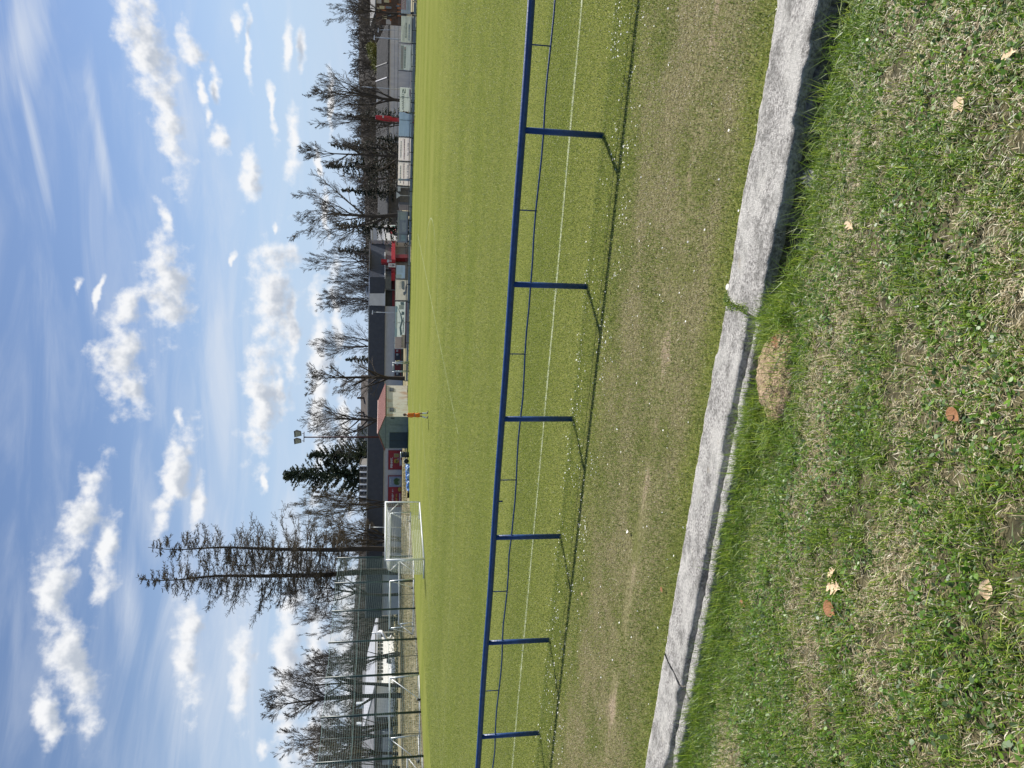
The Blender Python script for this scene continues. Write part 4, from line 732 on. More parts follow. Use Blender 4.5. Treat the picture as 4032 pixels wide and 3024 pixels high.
Gp = [(-1.02, .95), (-.25, 1.42), (.5, 1.50), (1.2, 1.46), (1.72, 1.0)]; carprof(Gp, [.76, .62, .60, .62, .76], [.76, .62, .60, .62, .76], 'cabin_glass', glass, e)
carprof([(-.35, 1.415), (.5, 1.505), (1.28, 1.455), (1.25, 1.41), (.5, 1.46), (-.3, 1.38)], [.66]*6, [.66]*6, 'roof', paint, e)
for x0, x1, z0, z1 in ((-1.1, -1.0, .93, .97), (.32, .40, .97, 1.45)): part('pillar', paint, e, lambda m: m.fb(aC+x0, aC+x1, D-.79, D-.6, gz+z0, gz+z1))
carprof([(1.18, 1.46), (1.30, 1.45), (1.80, 1.0), (1.62, 1.0)], [.72, .72, .79, .79], [.72, .72, .79, .79], 'rear_pillar', paint, e)
for x in (-1.22, 1.2):
    for y in (-.72, .72): c = FW(aC+x, D+y, gz+.3); w = MB().tube([c-f0*.1, c+f0*.1], .30, 16).build('wheel', rubber, e, True); MB().tube([c-f0*.11, c+f0*.11], .18, 10).build('rim', alu, w, True)
for y in (-.80, .62): part('tail_light', mat('red_lamp', (.45, .06, .06), (.6, .12, .12), 4, .3), e, lambda m: m.fb(aC+1.80, aC+1.95, D+y-.03, D+y+.2, gz+.72, gz+.98))
for y in (-.80, .62): part('headlight', white, e, lambda m: m.fb(aC-2.02, aC-1.8, D+y-.02, D+y+.2, gz+.62, gz+.76))
# street lamps
def lamp(sx_top, s_top, s_bot, D, label, arm=0., r=.05, headw=.35):
    a, z = fz(sx_top, s_top, D); ab = fz(1590, s_bot, D)[0]; e = empty('street_lamp', FW(ab, D, -.3), label, 'street lamp', 'street lamps beyond the far touchline'); MB().tube([FW(ab, D, -2.3), FW(a, D, z)], [r*1.3, r*.8], 8).build('pole', alu, e, True)
    q = FW(a+arm, D, z+.05); MB().add([q+r_*x+f0*y+np.array([0, 0, w]) for x, y, w in ((-headw, -.15, 0), (headw, -.1, 0), (headw, .1, 0), (-headw, .15, 0), (-headw*.9, -.1, .16), (headw*.6, -.06, .1), (headw*.6, .06, .1), (-headw*.9, .1, .16))], [(3, 2, 1, 0), (4, 5, 6, 7), (0, 1, 5, 4), (1, 2, 6, 5), (2, 3, 7, 6), (3, 0, 4, 7)]).build('lamp_head', white, e)
    return e
lamp(1477, 147, 156, 108, 'grey street lamp in front of the right end of the corrugated hall', 0, .07, .32); e = lamp(1416, 341, 352, 112, 'tall thin street lamp with two short arms before the wooded hill', 0, .05, .3)
lamp(1470, 1229, 1234, 105, 'slim street lamp in front of the dark supermarket parapet', 0, .05, .3); lamp(1459, 2076, 2079, 108, 'slim street lamp seen above the goal crossbar', .1, .05, .3); lamp(1488, 394, 402, 120, 'small street lamp with a bright head above the pharmacy banner', 0, .045, .3); lamp(1492, 118, 112, 124, 'street lamp with a bright slanted head right of the corrugated hall', 0, .045, .35)
# gate frame and pole by the far left corner of the supermarket windows
D = 84.; e = empty('steel_gate', FW(fz(1600, 1445, D)[0], D, -.1), 'pale steel gate frame before the red supermarket windows', 'gate')
for s in (1428, 1431, 1460, 1464): a, zt = fz(1545 if s in (1428, 1464) else 1549, s, D); MB().tube([FW(a, D, -.1), FW(a, D, zt)], .045, 8).build('gate_post', alu, e, True)
MB().tube([FW(fz(1548, 1430, D)[0], D, fz(1548, 1445, D)[1]), FW(fz(1548, 1461, D)[0], D, fz(1548, 1445, D)[1])], .035, 8).build('top_bar', alu, e, True)
mb = MB(); [mb.tube([FW(fz(1600, s, D)[0], D, -.05), FW(fz(1550, s, D)[0], D, fz(1550, 1445, D)[1])], .012, 5) for s in np.linspace(1434, 1458, 7)]; mb.build('bars', steel, e)
a = fz(1600, 1424, 82)[0]; e = empty('corner_pole', FW(a, 82, 0), 'thin pole topped with a crumpled pale yellow cloth', 'pole'); MB().tube([FW(a, 82, -.1), FW(a+.03, 82, fz(1556, 1423, 82)[1])], .03, 8).build('pole', alu, e, True)
mb = MB(); g = random.Random(4); pts = [(1557, 1423), (1561, 1420.5), (1567, 1419), (1573, 1418.5), (1574, 1421), (1567, 1422.5), (1560, 1424)]; mb.pxp(pts, 81.9, .2); mb.build('cloth', mat('pale_cloth', (.75, .62, .38), (.82, .72, .5), 4, .8), e)
# ------------------------------------------------------------------ shed and what stands by it
PSI = .2; sdir = np.array([math.sin(PSI), math.cos(PSI), 0]); fdir = np.array([-math.cos(PSI), math.sin(PSI), 0]); K = np.array([-5.9, 36.2, 0.]); SW, SLn, EV, RG = 4.35, 6.3, 2.52, 3.2
def SH(a, b, z): return K+fdir*a+sdir*b+np.array([0, 0, z])
shed_g = mat('grey_green_paint', (.165, .205, .19), (.21, .25, .235), 2.5, .7, .15); shed_y = mat('flaking_cream_paint', (.50, .34, .20), (.66, .63, .52), 1.7, .75, .06, stretch=(1, 1, .45), lo=.28, hi=.5, detail=6)
teal = mat('dark_teal_door', (.010, .030, .045), (.016, .042, .06), 3, .5); rroof = mat('rusty_red_roof', (.20, .075, .065), (.30, .13, .11), 2, .7, .2, stretch=(1, 3, 1))
e = empty('equipment_shed', K, 'pitchside shed with a grey green gable, cream side wall and rusty red roof', 'shed')
P = [SH(0, 0, -.1), SH(SW, 0, -.1), SH(SW, 0, EV), SH(SW/2, 0, RG), SH(0, 0, EV)]; P += [p+sdir*SLn for p in P]
MB().add(P, [(0, 1, 2, 3, 4), (9, 8, 7, 6, 5), (1, 6, 7, 2), (5, 6, 1, 0)]).build('wall', shed_g, e)
mb = MB(); nb = 8
for k in range(nb): mb.box(-.03-.003*(k % 2), 0, SLn*k/nb+.004, SLn*(k+1)/nb-.004, .02-.03*(k % 3), 2.13, SH)
mb.build('cream_panels', shed_y, e); MB().box(-.03, 0, 0, SLn, 2.14, 2.36, SH).build('cream_band', shed_y, e); MB().box(-.02, 0, 0, SLn, 2.37, EV, SH).build('eave_board', shed_g, e)
for b in (1.0, 5.05):
    w = MB().box(-.07, -.03, b-.02, b+.68, 1.55, 2.02, SH).build('vent', mat('vent_black', (.01, .01, .012), (.02, .02, .022), 5, .6), e); mb = MB(); [mb.box(-.085, -.07, b+.1+k*.15, b+.14+k*.15, 1.56, 2.0, SH) for k in range(4)]; mb.build('bars', alu, w)
for s, a0_, a1_ in ((0, -.2, SW/2), (1, SW+.2, SW/2)):
    za = EV-.06; q = [SH(a0_, -.12, za), SH(a1_, -.12, RG+.03), SH(a1_, SLn+.15, RG+.03), SH(a0_, SLn+.15, za)]
    mb = MB().hexa(q+[p+np.array([0, 0, .06]) for p in q])
    for k in range(16):
        b = -.1+k*(SLn+.22)/15; c = [SH(a0_, b-.02, za+.06), SH(a1_, b-.02, RG+.09), SH(a1_, b+.02, RG+.09), SH(a0_, b+.02, za+.06)]; mb.hexa(c+[p+np.array([0, 0, .035]) for p in c])
    mb.build('roof', rroof, e)
MB().tube([SH(SW/2, -.13, RG+.10), SH(SW/2, SLn+.16, RG+.10)], .07, 8).build('ridge_cap', mat('faded_pink_metal', (.52, .33, .28), (.62, .42, .36), 3, .5), e)
dd = MB().box(2.12, SW-.12, -.05, 0, .02, 2.0, SH).build('door', teal, e); MB().box(3.16, 3.19, -.06, -.05, .03, 2.0, SH).build('door_gap', rubber, dd)
MB().box(.0, SW, -.03, 0, 2.42, 2.45, SH).build('batten', steel, e); MB().box(1.08, 1.1, -.02, 0, .05, 2.0, SH).build('joint', steel, e); MB().box(.12, .2, -.05, 0, 1.5, 1.9, SH).build('hinge', rubber, e)
c = FW(fz(1604, 1790, 82.5)[0], 82.5, 0); e = empty('steel_barrel', c, 'dark blue barrel with a pale rim beside the shed door', 'barrel')
MB().tube([c+np.array([0, 0, z]) for z in (0, .25, .27, .3, .55, .57, .6, .8)], [.30, .30, .32, .30, .30, .32, .30, .3], 20).build('drum', mat('dark_blue_drum', (.02, .026, .036), (.05, .06, .08), 3, .4), e, True); MB().tube([c+np.array([0, 0, z]) for z in (.8, .82, .88, .9)], [.31, .335, .335, .31], 20).build('rim', alu, e, True)
c = FW(fz(1596, 1816, 82)[0], 82, .27); e = empty('black_tub', c-np.array([0, 0, .27]), 'round black tub with a white rim lying on its side', 'tub'); MB().tube([c-f0*.02, c+f0*.35], [.25, .2], 18).build('tub', rubber, e, True); mb = MB(); mb.tube([c+f0*.0+r_*.27*math.cos(t)+np.array([0, 0, .27*math.sin(t)]) for t in np.linspace(-.6, 2.5, 14)], .035, 6); mb.build('rim', mat('dirty_white', (.6, .56, .5), (.72, .68, .6), 6, .6), e, True)
DT = 80.5; tarp = mat('blue_tarpaulin', (.03, .13, .42), (.42, .58, .75), 4.5, .35, .6, lo=.42, hi=.58, detail=5, bscale=5)
aa = [fz(1606, s, DT)[0] for s in (1826, 1936)]; n = 70; mcs = 9; V = []
for i in range(n+1):
    t = i/n; a = aa[1]+(aa[0]-aa[1])*t; hh = .16+.14*t+.08*vnoise(np.array(t*14), np.array(0.), 3)+.06*vnoise(np.array(t*40), np.array(1.), 4)
    for k in range(mcs):
        ph = math.pi*k/(mcs-1); V.append(FW(a, DT-.32*math.cos(ph)*(1+.3*math.sin(t*23+k)), max(0, hh*math.sin(ph)*(1+.25*math.sin(t*51+k*2)))))
V = np.array(V); i = np.arange((n+1)*mcs).reshape(n+1, mcs); q = np.stack([i[:-1, :-1], i[:-1, 1:], i[1:, 1:], i[1:, :-1]], -1).reshape(-1, 4); ctr = FW((aa[0]+aa[1])/2, DT, 0)
tag(link('blue_tarpaulin', np_mesh('blue_tarpaulin', V-ctr, q, np.full(len(q), 4), True, mats=(tarp,)), None, ctr), 'long crumpled roll of blue tarpaulin on the grass left of the black tub', 'tarpaulin')
p0, p1 = FW(fz(1604, 1936, 80)[0], 80, .22), FW(fz(1604, 1963, 80)[0], 80, .22); e = empty('timber_sledge', (p0+p1)/2*np.array([1, 1, 0]), 'small yellow topped wooden frame at the end of the blue tarpaulin', 'frame'); MB().box(p1[0], p0[0], p0[1]-.2, p0[1]+.2, .2, .28).build('yellow_board', mat('yellow_board', (.55, .42, .18), (.65, .52, .26), 5, .7), e); part('runner', rubber, e, lambda m: [m.box(x-.05, x+.05, p0[1]-.2, p0[1]+.2, 0, .2) for x in (p1[0]+.08, (p0[0]+p1[0])/2, p0[0]-.08)])
# floodlight mast
D = 92.; rust = mat('red_brown_steel', (.045, .018, .020), (.075, .03, .03), 6, .6); a = fz(1500, 1721, D)[0]; zt = fz(1197, 1721, D)[1]
e = empty('floodlight_mast', FW(a, D, 0), 'red brown floodlight mast with two lamps rising behind the shed', 'floodlight'); MB().tube([FW(a, D, 0), FW(a, D, zt)], [.14, .075], 10).build('mast', rust, e, True)
a0, a1 = fz(1197, 1741, D)[0], fz(1197, 1700, D)[0]; MB().tube([FW(a0, D, zt), FW(a1, D, zt)], .045, 8).build('cross_arm', rust, e, True)
for s, w in ((1707, .42), (1736, .36)):
    c = FW(fz(1180, s, D)[0], D, zt+.25); h = MB().add([c+r_*x+f0*y+np.array([0, 0, z]) for x, y, z in ((-w*.55, -.25, 0), (w*.55, -.25, .05), (w*.6, .3, .1), (-w*.6, .3, .05), (-w, -.4, .78), (w*.7, -.4, .85), (w, .35, .6), (-w*.9, .35, .55))], [(3, 2, 1, 0), (4, 5, 6, 7), (0, 1, 5, 4), (1, 2, 6, 5), (2, 3, 7, 6), (3, 0, 4, 7)]).build('lamp_housing', mat('black_housing', (.02, .018, .016), (.05, .046, .04), 6, .5), e)
    MB().add([c+r_*x+f0*y+np.array([0, 0, z]) for x, y, z in ((-w*.5, -.275, .1), (w*.5, -.275, .12), (w*.62, -.385, .7), (-w*.85, -.385, .66))], [(0, 1, 2, 3)]).build('lamp_glass', mat('lamp_glass', (.26, .27, .26), (.36, .37, .36), 6, .2), h); MB().tube([c-np.array([0, 0, .25]), c], .03, 6).build('bracket', rust, h)
# houses far behind the supermarket
win = mat('far_window', (.025, .028, .034), (.06, .065, .075), 2, .2)
D = 150.; e = empty('balcony_block', FW(fz(1440, 1905, D)[0], D, 0), 'white framed balcony block peeping over the supermarket roof', 'apartment building'); MB().px(1417, 1500, 1828, 1990, D, 12).build('wall', mat('block_grey', (.16, .15, .14), (.22, .21, .2), 1, .8), e); MB().px(1414.5, 1417, 1826, 1992, D, 12, .5).build('roof_edge', mat('brown_eave', (.07, .06, .05), (.1, .09, .07), 3, .8), e)
for k in range(7):
    s = 1830+k*24.2; b = MB().px(1417, 1450, s, s+5, D, .3, 1.0).build('balcony_wall', white, e)
    for v in (1421, 1436): MB().px(v, v+9, s+8, s+18, D, .1, .1).build('window', win, e)
D = 215.; e = empty('panel_block', FW(fz(1430, 1745, D)[0], D, 0), 'blue grey flat roofed block behind the floodlight mast', 'apartment building'); MB().px(1407, 1500, 1677, 1816, D, 14).build('wall', mat('blue_grey_panel', (.20, .225, .26), (.26, .28, .32), .6, .8), e)
for s in (1690, 1722, 1755, 1790): MB().px(1420, 1430, s, s+7, D, .1, .1).build('window', win, e)
MB().px(1405.5, 1407.5, 1675, 1818, D, 14.2, .3).build('roof_edge', mat('grey_metal_trim', (.3, .32, .35)), e); part('joint', mat('joint_grey', (.14, .16, .18), None, 5, .8), e, lambda m: m.px(1433, 1434, 1677, 1816, D, .1, .08))
D = 175.; e = empty('dark_roofed_house', FW(fz(1440, 1580, D)[0], D, 0), 'long dark brown roof with a chimney left of the ivy topped trees', 'house'); MB().px(1448, 1500, 1478, 1678, D, 10).build('wall', mat('brown_grey_wall', (.1, .095, .09)), e)
a0, a1 = fz(1440, 1680, D)[0], fz(1440, 1476, D)[0]; zb, zt = fz(1450, 1580, D)[1], fz(1418, 1580, D)[1]; P = [FW(a0, D-.4, zb), FW(a1, D-.4, zb), FW(a1, D+6, zt), FW(a0, D+6, zt)]; rf = MB().hexa([p-np.array([0, 0, .3]) for p in P]+P).build('roof', mat('brown_tile_roof', (.045, .036, .032), (.085, .07, .06), 1.6, .85, .3), e)
for s in (1567, 1625): MB().px(1406 if s < 1600 else 1411, 1440, s-4, s+4, D+3, 1).build('chimney', mat('brown_brick', (.09, .06, .05), (.13, .09, .075), 4, .85), rf)
proof = mat('pale_grey_roof', (.33, .34, .37), (.40, .41, .44), .8, .7, .1)
W = Oblique(2692, 142., 2508, 168.); D = 152.
e = empty('pool_building', FW(fz(1500, 2590, D)[0], D, 0), 'white walled leisure building with a row of windows and pale grey roof', 'building')
W.box(MB(), 1484, 1568, 2508, 2692, 0, 6).build('wall', wallw, e); MB().px(1497, 1572, 2424, 2506, 170, .5, 0).build('dark_wing', mat('brown_grey_wall', (.1, .095, .09)), e)
W.box(MB(), 1477, 1484.5, 2500, 2700, .5, 1.0).build('eave', mat('brown_eave', (.07, .06, .05)), e)
P = [W.pt(1477, 2702, .5), W.pt(1478, 2424, .5), W.pt(1444, 2424, -9), W.pt(1434, 2690, -9)]; P[1][2] = P[0][2]-.0; P[2][2] = P[3][2] = fz(1440, 2560, 165)[1]; MB().hexa([p-np.array([0, 0, .3]) for p in P]+P).build('roof', proof, e)
for k in range(11):
    q = 2522+k*14.6; f = W.box(MB(), 1486, 1507, q, q+10, .06, .1).build('window', win, e); W.box(MB(), 1495, 1497, q, q+10, .12, .05).build('transom', white, f)
W.box(MB(), 1541, 1568, 2586, 2660, .5, .5).build('blue_wall', mat('blue_grey_wall', (.13, .17, .24), (.2, .24, .3), 1.5, .7), e); W.box(MB(), 1522, 1540, 2604, 2612, .6, .5).build('balcony_unit', steel, e)
D = 140.; e = empty('water_slide', FW(fz(1520, 2500, D)[0], D, 0), 'white curling water slide beside the leisure building', 'slide'); pts = []
for t in np.linspace(0, 1, 40):
    g = 6.0*t; rr = .8-.1*t; pts.append(FW(fz(1520, 2503, D)[0]+rr*math.sin(g)*1.0, D+rr*math.cos(g), 3.3-2.6*t))
MB().tube(pts, .26, 10).build('chute', white, e, True); MB().tube([FW(fz(1520, 2490, D)[0], D, 0), FW(fz(1520, 2490, D)[0], D, 4.3)], .12, 8).build('tower', white, e, True); MB().px(1486, 1500, 2494, 2512, D, 1.2, .4).build('platform', white, e)
D = 165.; e = empty('brick_outbuilding', FW(fz(1500, 2860, D)[0], D, 0), 'dim grey roofed building behind the thicket at the left edge', 'building'); MB().px(1470, 1562, 2700, 3080, D, 8).build('wall', mat('dull_brick', (.10, .085, .075), (.19, .165, .15), 1.2, .9), e)
a0, a1 = fz(1460, 3090, D)[0], fz(1460, 2690, D)[0]; zb = fz(1472, 2880, D)[1]; P = [FW(a0, D-.5, zb), FW(a1, D-.5, zb), FW(a1, D+8, zb+2.6), FW(a0, D+8, zb+2.6)]; rf = MB().hexa([p-np.array([0, 0, .3]) for p in P]+P).build('roof', mat('dull_grey_roof', (.16, .16, .17), (.25, .25, .26), .9, .8, .2), e); MB().px(1506, 1550, 2880, 3010, D-2, 2).build('pale_wall', mat('pale_blue_wall', (.27, .31, .36), (.38, .41, .45), 1.2, .8), e)
for s, v0, v1 in ((2781, 1402, 1424), (2861, 1403, 1415)): MB().px(v0, v1+8, s-9, s+9, D+5, 1.2).build('chimney', mat('chimney_white', (.5, .55, .58), (.6, .64, .66), 4, .7), rf)
for s in (2740, 2790, 2830): MB().px(1484, 1498, s, s+8, D, .1, .1).build('window', win, e)
# ------------------------------------------------------------------ trees
bark = mat('dark_bark', (.030, .025, .022), (.075, .062, .052), 3, .9, .5, stretch=(1, 1, .3)); twigm = mat('twig_bark', (.085, .073, .064), (.15, .13, .115), 1.5, .9); twigl = mat('tan_twig', (.11, .088, .058), (.18, .148, .10), 1.2, .9)
needle = mat('dark_needles', (.010, .020, .011), (.035, .052, .026), 1.1, .6, detail=6); needle2 = mat('ivy_green_needles', (.022, .040, .024), (.065, .09, .05), 1.0, .6, detail=6); budg = mat('spring_buds', (.13, .135, .025), (.24, .24, .06), .9, .7)
def unit(v): return v/(np.linalg.norm(v)+1e-9)
def segmesh(name, S, n, m):
    A = np.array([s[0] for s in S]); B = np.array([s[1] for s in S]); ra = np.array([s[2] for s in S]); rb = np.array([s[3] for s in S]); t = B-A; t /= np.linalg.norm(t, axis=1)[:, None]+1e-9
    h = np.where(np.abs(t[:, 2:3]) < .9, np.array([[0, 0, 1.]]), np.array([[1., 0, 0]])); e1 = np.cross(t, h); e1 /= np.linalg.norm(e1, axis=1)[:, None]+1e-9; e2 = np.cross(t, e1)
    g = 2*np.pi*np.arange(n)/n; ring = np.cos(g)[None, :, None]*e1[:, None]+np.sin(g)[None, :, None]*e2[:, None]
    V = np.concatenate([A[:, None]+ring*ra[:, None, None], B[:, None]+ring*rb[:, None, None]], 1).reshape(-1, 3); b = (np.arange(len(S))*2*n)[:, None, None]; k = np.arange(n)
    q = (b+np.stack([k, (k+1) % n, (k+1) % n+n, k+n], -1)[None]).reshape(-1, 4); return V, q
RMIN = .00052
def grow(seed, trunkfrac, nb, ang, ratio, wig, trop, maxlev=4, stems=1, ns=(8, 6, 5, 3, 2)):
    g = np.random.RandomState(seed); S = []
    def br(p, d, Ln, r, lev):
        n = ns[lev]; st = Ln/n; q = p; rr = r
        for i in range(n):
            d = unit(d+g.normal(0, wig[lev], 3)+np.array([0, 0, trop[lev]])); q2 = q+d*st*g.uniform(.85, 1.15); t = (i+1)/n; rn = max(.0008, r*(1-.8*t)); S.append((q, q2, max(rr, RMIN), max(rn, RMIN*.8), lev))
            if lev < maxlev and t >= (trunkfrac if lev == 0 else .22):
                for c in range(int(nb[lev]+g.uniform(0, 1))):
                    a = R(g.uniform(*ang[lev])); z = g.uniform(0, 6.283); h = np.array([0, 0, 1.]) if abs(d[2]) < .9 else np.array([1., 0, 0]); e1 = unit(np.cross(d, h)); e2 = np.cross(d, e1)
                    br(q2, unit(d*math.cos(a)+(e1*math.cos(z)+e2*math.sin(z))*math.sin(a)), Ln*ratio[lev]*(1.08-.55*t)*g.uniform(.7, 1.2), max(.0009, rn*.72 if lev == 0 else rn*.6), lev+1)
            q, rr = q2, rn
    for s in range(stems):
        d0 = unit(np.array([g.normal(0, .12*(stems > 1)), g.normal(0, .12*(stems > 1)), 1.])); br(np.array([g.normal(0, .012)*(stems > 1), g.normal(0, .012)*(stems > 1), 0]), d0, .78*g.uniform(.85, 1.05), .017/math.sqrt(stems), 0)
    z = max(s[1][2] for s in S); S = [(a/z, b/z, r1, r2_, l) for a, b, r1, r2_, l in S]; return S
def proto_bare(seed, kind, twm=None):
    kw = {'vase': dict(trunkfrac=.3, nb=(1.9, 1.6, 1.6, 1.7), ang=((20, 42), (18, 42), (18, 42), (15, 42)), ratio=(.62, .52, .58, .66), wig=(.05, .08, .09, .10, .12), trop=(.05, .10, .06, .05, .03)),
          'oval': dict(trunkfrac=.25, nb=(2.3, 1.6, 1.6, 1.7), ang=((30, 55), (20, 42), (18, 42), (15, 42)), ratio=(.44, .54, .58, .66), wig=(.03, .07, .09, .10, .12), trop=(.05, .12, .05, .03, .0)),
          'spread': dict(trunkfrac=.35, nb=(1.8, 1.7, 1.6, 1.7), ang=((30, 60), (22, 48), (20, 45), (18, 45)), ratio=(.72, .52, .58, .64), wig=(.07, .10, .10, .11, .12), trop=(.04, .06, .02, .0, -.02)),
          'multi': dict(trunkfrac=.25, nb=(1.3, 1.4, 1.6, 1.7), ang=((14, 34), (18, 38), (16, 40), (15, 42)), ratio=(.55, .52, .58, .64), wig=(.05, .08, .09, .10, .12), trop=(.04, .10, .06, .05, .03), stems=3)}[kind]
    S = grow(seed, **kw); a = [s for s in S if s[4] < 2]; b = [s for s in S if s[4] >= 2]
    V, q = segmesh('t', a, 7, bark); m1 = np_mesh('trunk', V, q, np.full(len(q), 4), True, mats=(bark,)); V2, q2 = segmesh('c', b, 3, twigm); m2 = np_mesh('crown', V2, q2, np.full(len(q2), 4), False, mats=(twm or twigm,))
    return m1, m2, float(np.percentile(np.linalg.norm(V2[:, :2], axis=1), 93))
def place(name, meshes, base, H, half, hw, label, group, rot):
    e = empty(name, base, label, 'tree', group); m1, m2 = meshes[:2]; k = half/hw
    for nm, me in (('trunk', m1), ('crown', m2)): o = link(nm, me, e)
    e.scale = (k, k, H); e.rotation_euler = (0, 0, rot); return e
PB = {}
for sd_, kd in ((1, 'vase'), (2, 'vase'), (3, 'oval'), (4, 'oval'), (5, 'spread'), (6, 'multi'), (7, 'multi')): PB[kd+str(sd_)] = proto_bare(sd_, kd)
PB['tan8'] = proto_bare(8, 'multi', twigl)
TREES = [('vase1', 96, 38, 1262, -35, 118, 'multi stemmed bare tree before the orange timbered house', -2.2), ('vase2', 98, 398, 1186, 268, 470, 'wide bare tree above the pharmacy banner', -2.2), ('oval3', 100, 488, 1205, 448, 560, 'bare tree directly behind the red pylon', -2.2), ('oval4', 97, 617, 1164, 545, 686, 'slender tall bare tree between two dark spruces', -2.2),
         ('vase1', 97, 828, 1118, 688, 950, 'largest bare tree, above the parked car', -2.2), ('oval3', 128, 1035, 1175, 975, 1095, 'bare tree behind the red box sign', -2), ('multi6', 135, 1200, 1232, 1130, 1275, 'bushy bare tree behind the pale fascia', -2), ('vase2', 132, 1360, 1202, 1285, 1410, 'forked bare tree behind the dark parapet', -2), ('oval4', 103, 1491, 1192, 1395, 1570, 'bare tree with a knobbly trunk in front of the supermarket wall', -.5),
         ('vase2', 99, 1660, 1166, 1560, 1765, 'dense bare tree rising behind the shed roof', 0), ('tan8', 104, 1982, 1128, 1905, 2045, 'wispy brown tree with twin trunks beside the goal', 0), ('tan8', 112, 2120, 1230, 2030, 2215, 'low wispy brown tree in front of the larches', 0), ('spread5', 108, 2340, 1065, 2225, 2520, 'broad spreading bare tree left of the larches', 0), ('multi7', 118, 2440, 1150, 2370, 2520, 'thin multi stemmed bare tree before the leisure building gable', 0),
         ('vase1', 106, 2700, 1040, 2590, 2790, 'leaning bare tree with a forked trunk before the white wall', 0), ('oval4', 100, 2740, 1012, 2660, 2850, 'tall dense bare tree behind the fifth net post', 0), ('multi6', 112, 2575, 1175, 2500, 2650, 'thin bare tree before the row of windows', 0), ('oval3', 101, 2895, 1066, 2835, 2990, 'slim upright bare tree near the left edge', 0), ('tan8', 118, 2960, 1160, 2880, 3080, 'brown thicket tree at the left edge', 0), ('multi7', 105, 3020, 1110, 2950, 3110, 'bare tree cut by the left edge', 0), ('multi6', 122, 2850, 1200, 2760, 2930, 'short bushy bare tree between the two tall ones at the left', 0),
         ('multi7', 140, 700, 1330, 640, 770, 'small bare tree low between the spruces and the parked car', -2), ('multi6', 125, 1110, 1270, 1060, 1160, 'small bare tree right of the pale fascia', -2)]
for i, (pk, D, sb, vt, s0, s1, lab, gz_) in enumerate(TREES):
    a = fz(1560, sb, D)[0]; zt = fz(vt, (s0+s1)/2, D)[1]; half = abs(fz(1300, s0, D)[0]-fz(1300, s1, D)[0])/2
    place('bare_tree', PB[pk], FW(a, D, gz_-.1), zt-gz_, half, PB[pk][2], lab, 'bare deciduous trees round the ground', i*1.7+.4)
# larches
def larch(seed):
    g = np.random.RandomState(seed); T = [(np.array([0, 0, i/14.]), np.array([.006*math.sin(i), .006*math.cos(i*1.3), (i+1)/14.]), .0125*(1-i/15.), .0125*(1-(i+1)/15.), 0) for i in range(14)]; T = [(T[i][0] if i == 0 else T[i-1][1], T[i][1], T[i][2], T[i][3], 0) for i in range(14)]; B = []
    for k in range(150):
        t = .22+.77*(k+g.uniform(0, 1))/150; Ln = (.215*(1-t)**.75+.02)*g.uniform(.55, 1.15)*(1 if t > .38 else .75); az = g.uniform(0, 6.28); d = np.array([math.cos(az), math.sin(az), g.uniform(-.25, .15)]); q = np.array([0, 0, t]); n = 5; r0 = .0022*(1.3-t)
        for i in range(n):
            d = unit(d+np.array([0, 0, .03+.10*(i > 2)])+g.normal(0, .08, 3)); q2 = q+d*Ln/n; B.append((q, q2, r0*(1-.17*i), r0*(1-.17*(i+1)), 1))
            for c in range(5):
                s = g.choice([-1, 1]); sd_ = unit(np.array([-d[1], d[0], 0])*s*g.uniform(.4, 1)+d*.6+np.array([0, 0, g.uniform(-.7, .25)])); l2 = Ln*g.uniform(.12, .3); b0 = q2; pp = b0
                for w in range(2):
                    sd_ = unit(sd_+g.normal(0, .15, 3)+np.array([0, 0, .1])); nx_ = pp+sd_*l2/2; B.append((pp, nx_, .0007, .0006, 2))
                    for z in range(2):
                        e_ = unit(sd_+g.normal(0, .6, 3)); B.append((nx_, nx_+e_*l2*.3, .00065, .0005, 3))
                    pp = nx_
            q = q2
    V, f = segmesh('t', T, 9, bark); V2, f2 = segmesh('c', B, 3, twigm); return np_mesh('trunk', V, f, np.full(len(f), 4), True, mats=(bark,)), np_mesh('crown', V2, f2, np.full(len(f2), 4), mats=(mat('larch_twig', (.055, .043, .030), (.105, .085, .055), 1.2, .9),))
for sd_, D, sb, vt, st, hw, lab in ((11, 106, 2166, 583, 2156, 1.0, 'tall bare larch directly behind the football goal'), (12, 112, 2252, 546, 2281, 1.12, 'tallest bare larch, leaning slightly left of its twin')):
    m1, m2 = larch(sd_); a0, z0 = fz(1585, sb, D)[0], 0; a1, zt = fz(vt, st, D); e = empty('larch_tree', FW(a0, D, -.1), lab, 'tree', 'two tall larches'); link('trunk', m1, e); link('crown', m2, e); e.scale = (zt*hw, zt*hw, zt+.1)
    lean = math.atan2(a1-a0, zt); e.rotation_mode = 'QUATERNION'; e.rotation_quaternion = Vector((0, 0, 1)).rotation_difference(Vector(tuple(r_*math.sin(lean)+u0*math.cos(lean))))
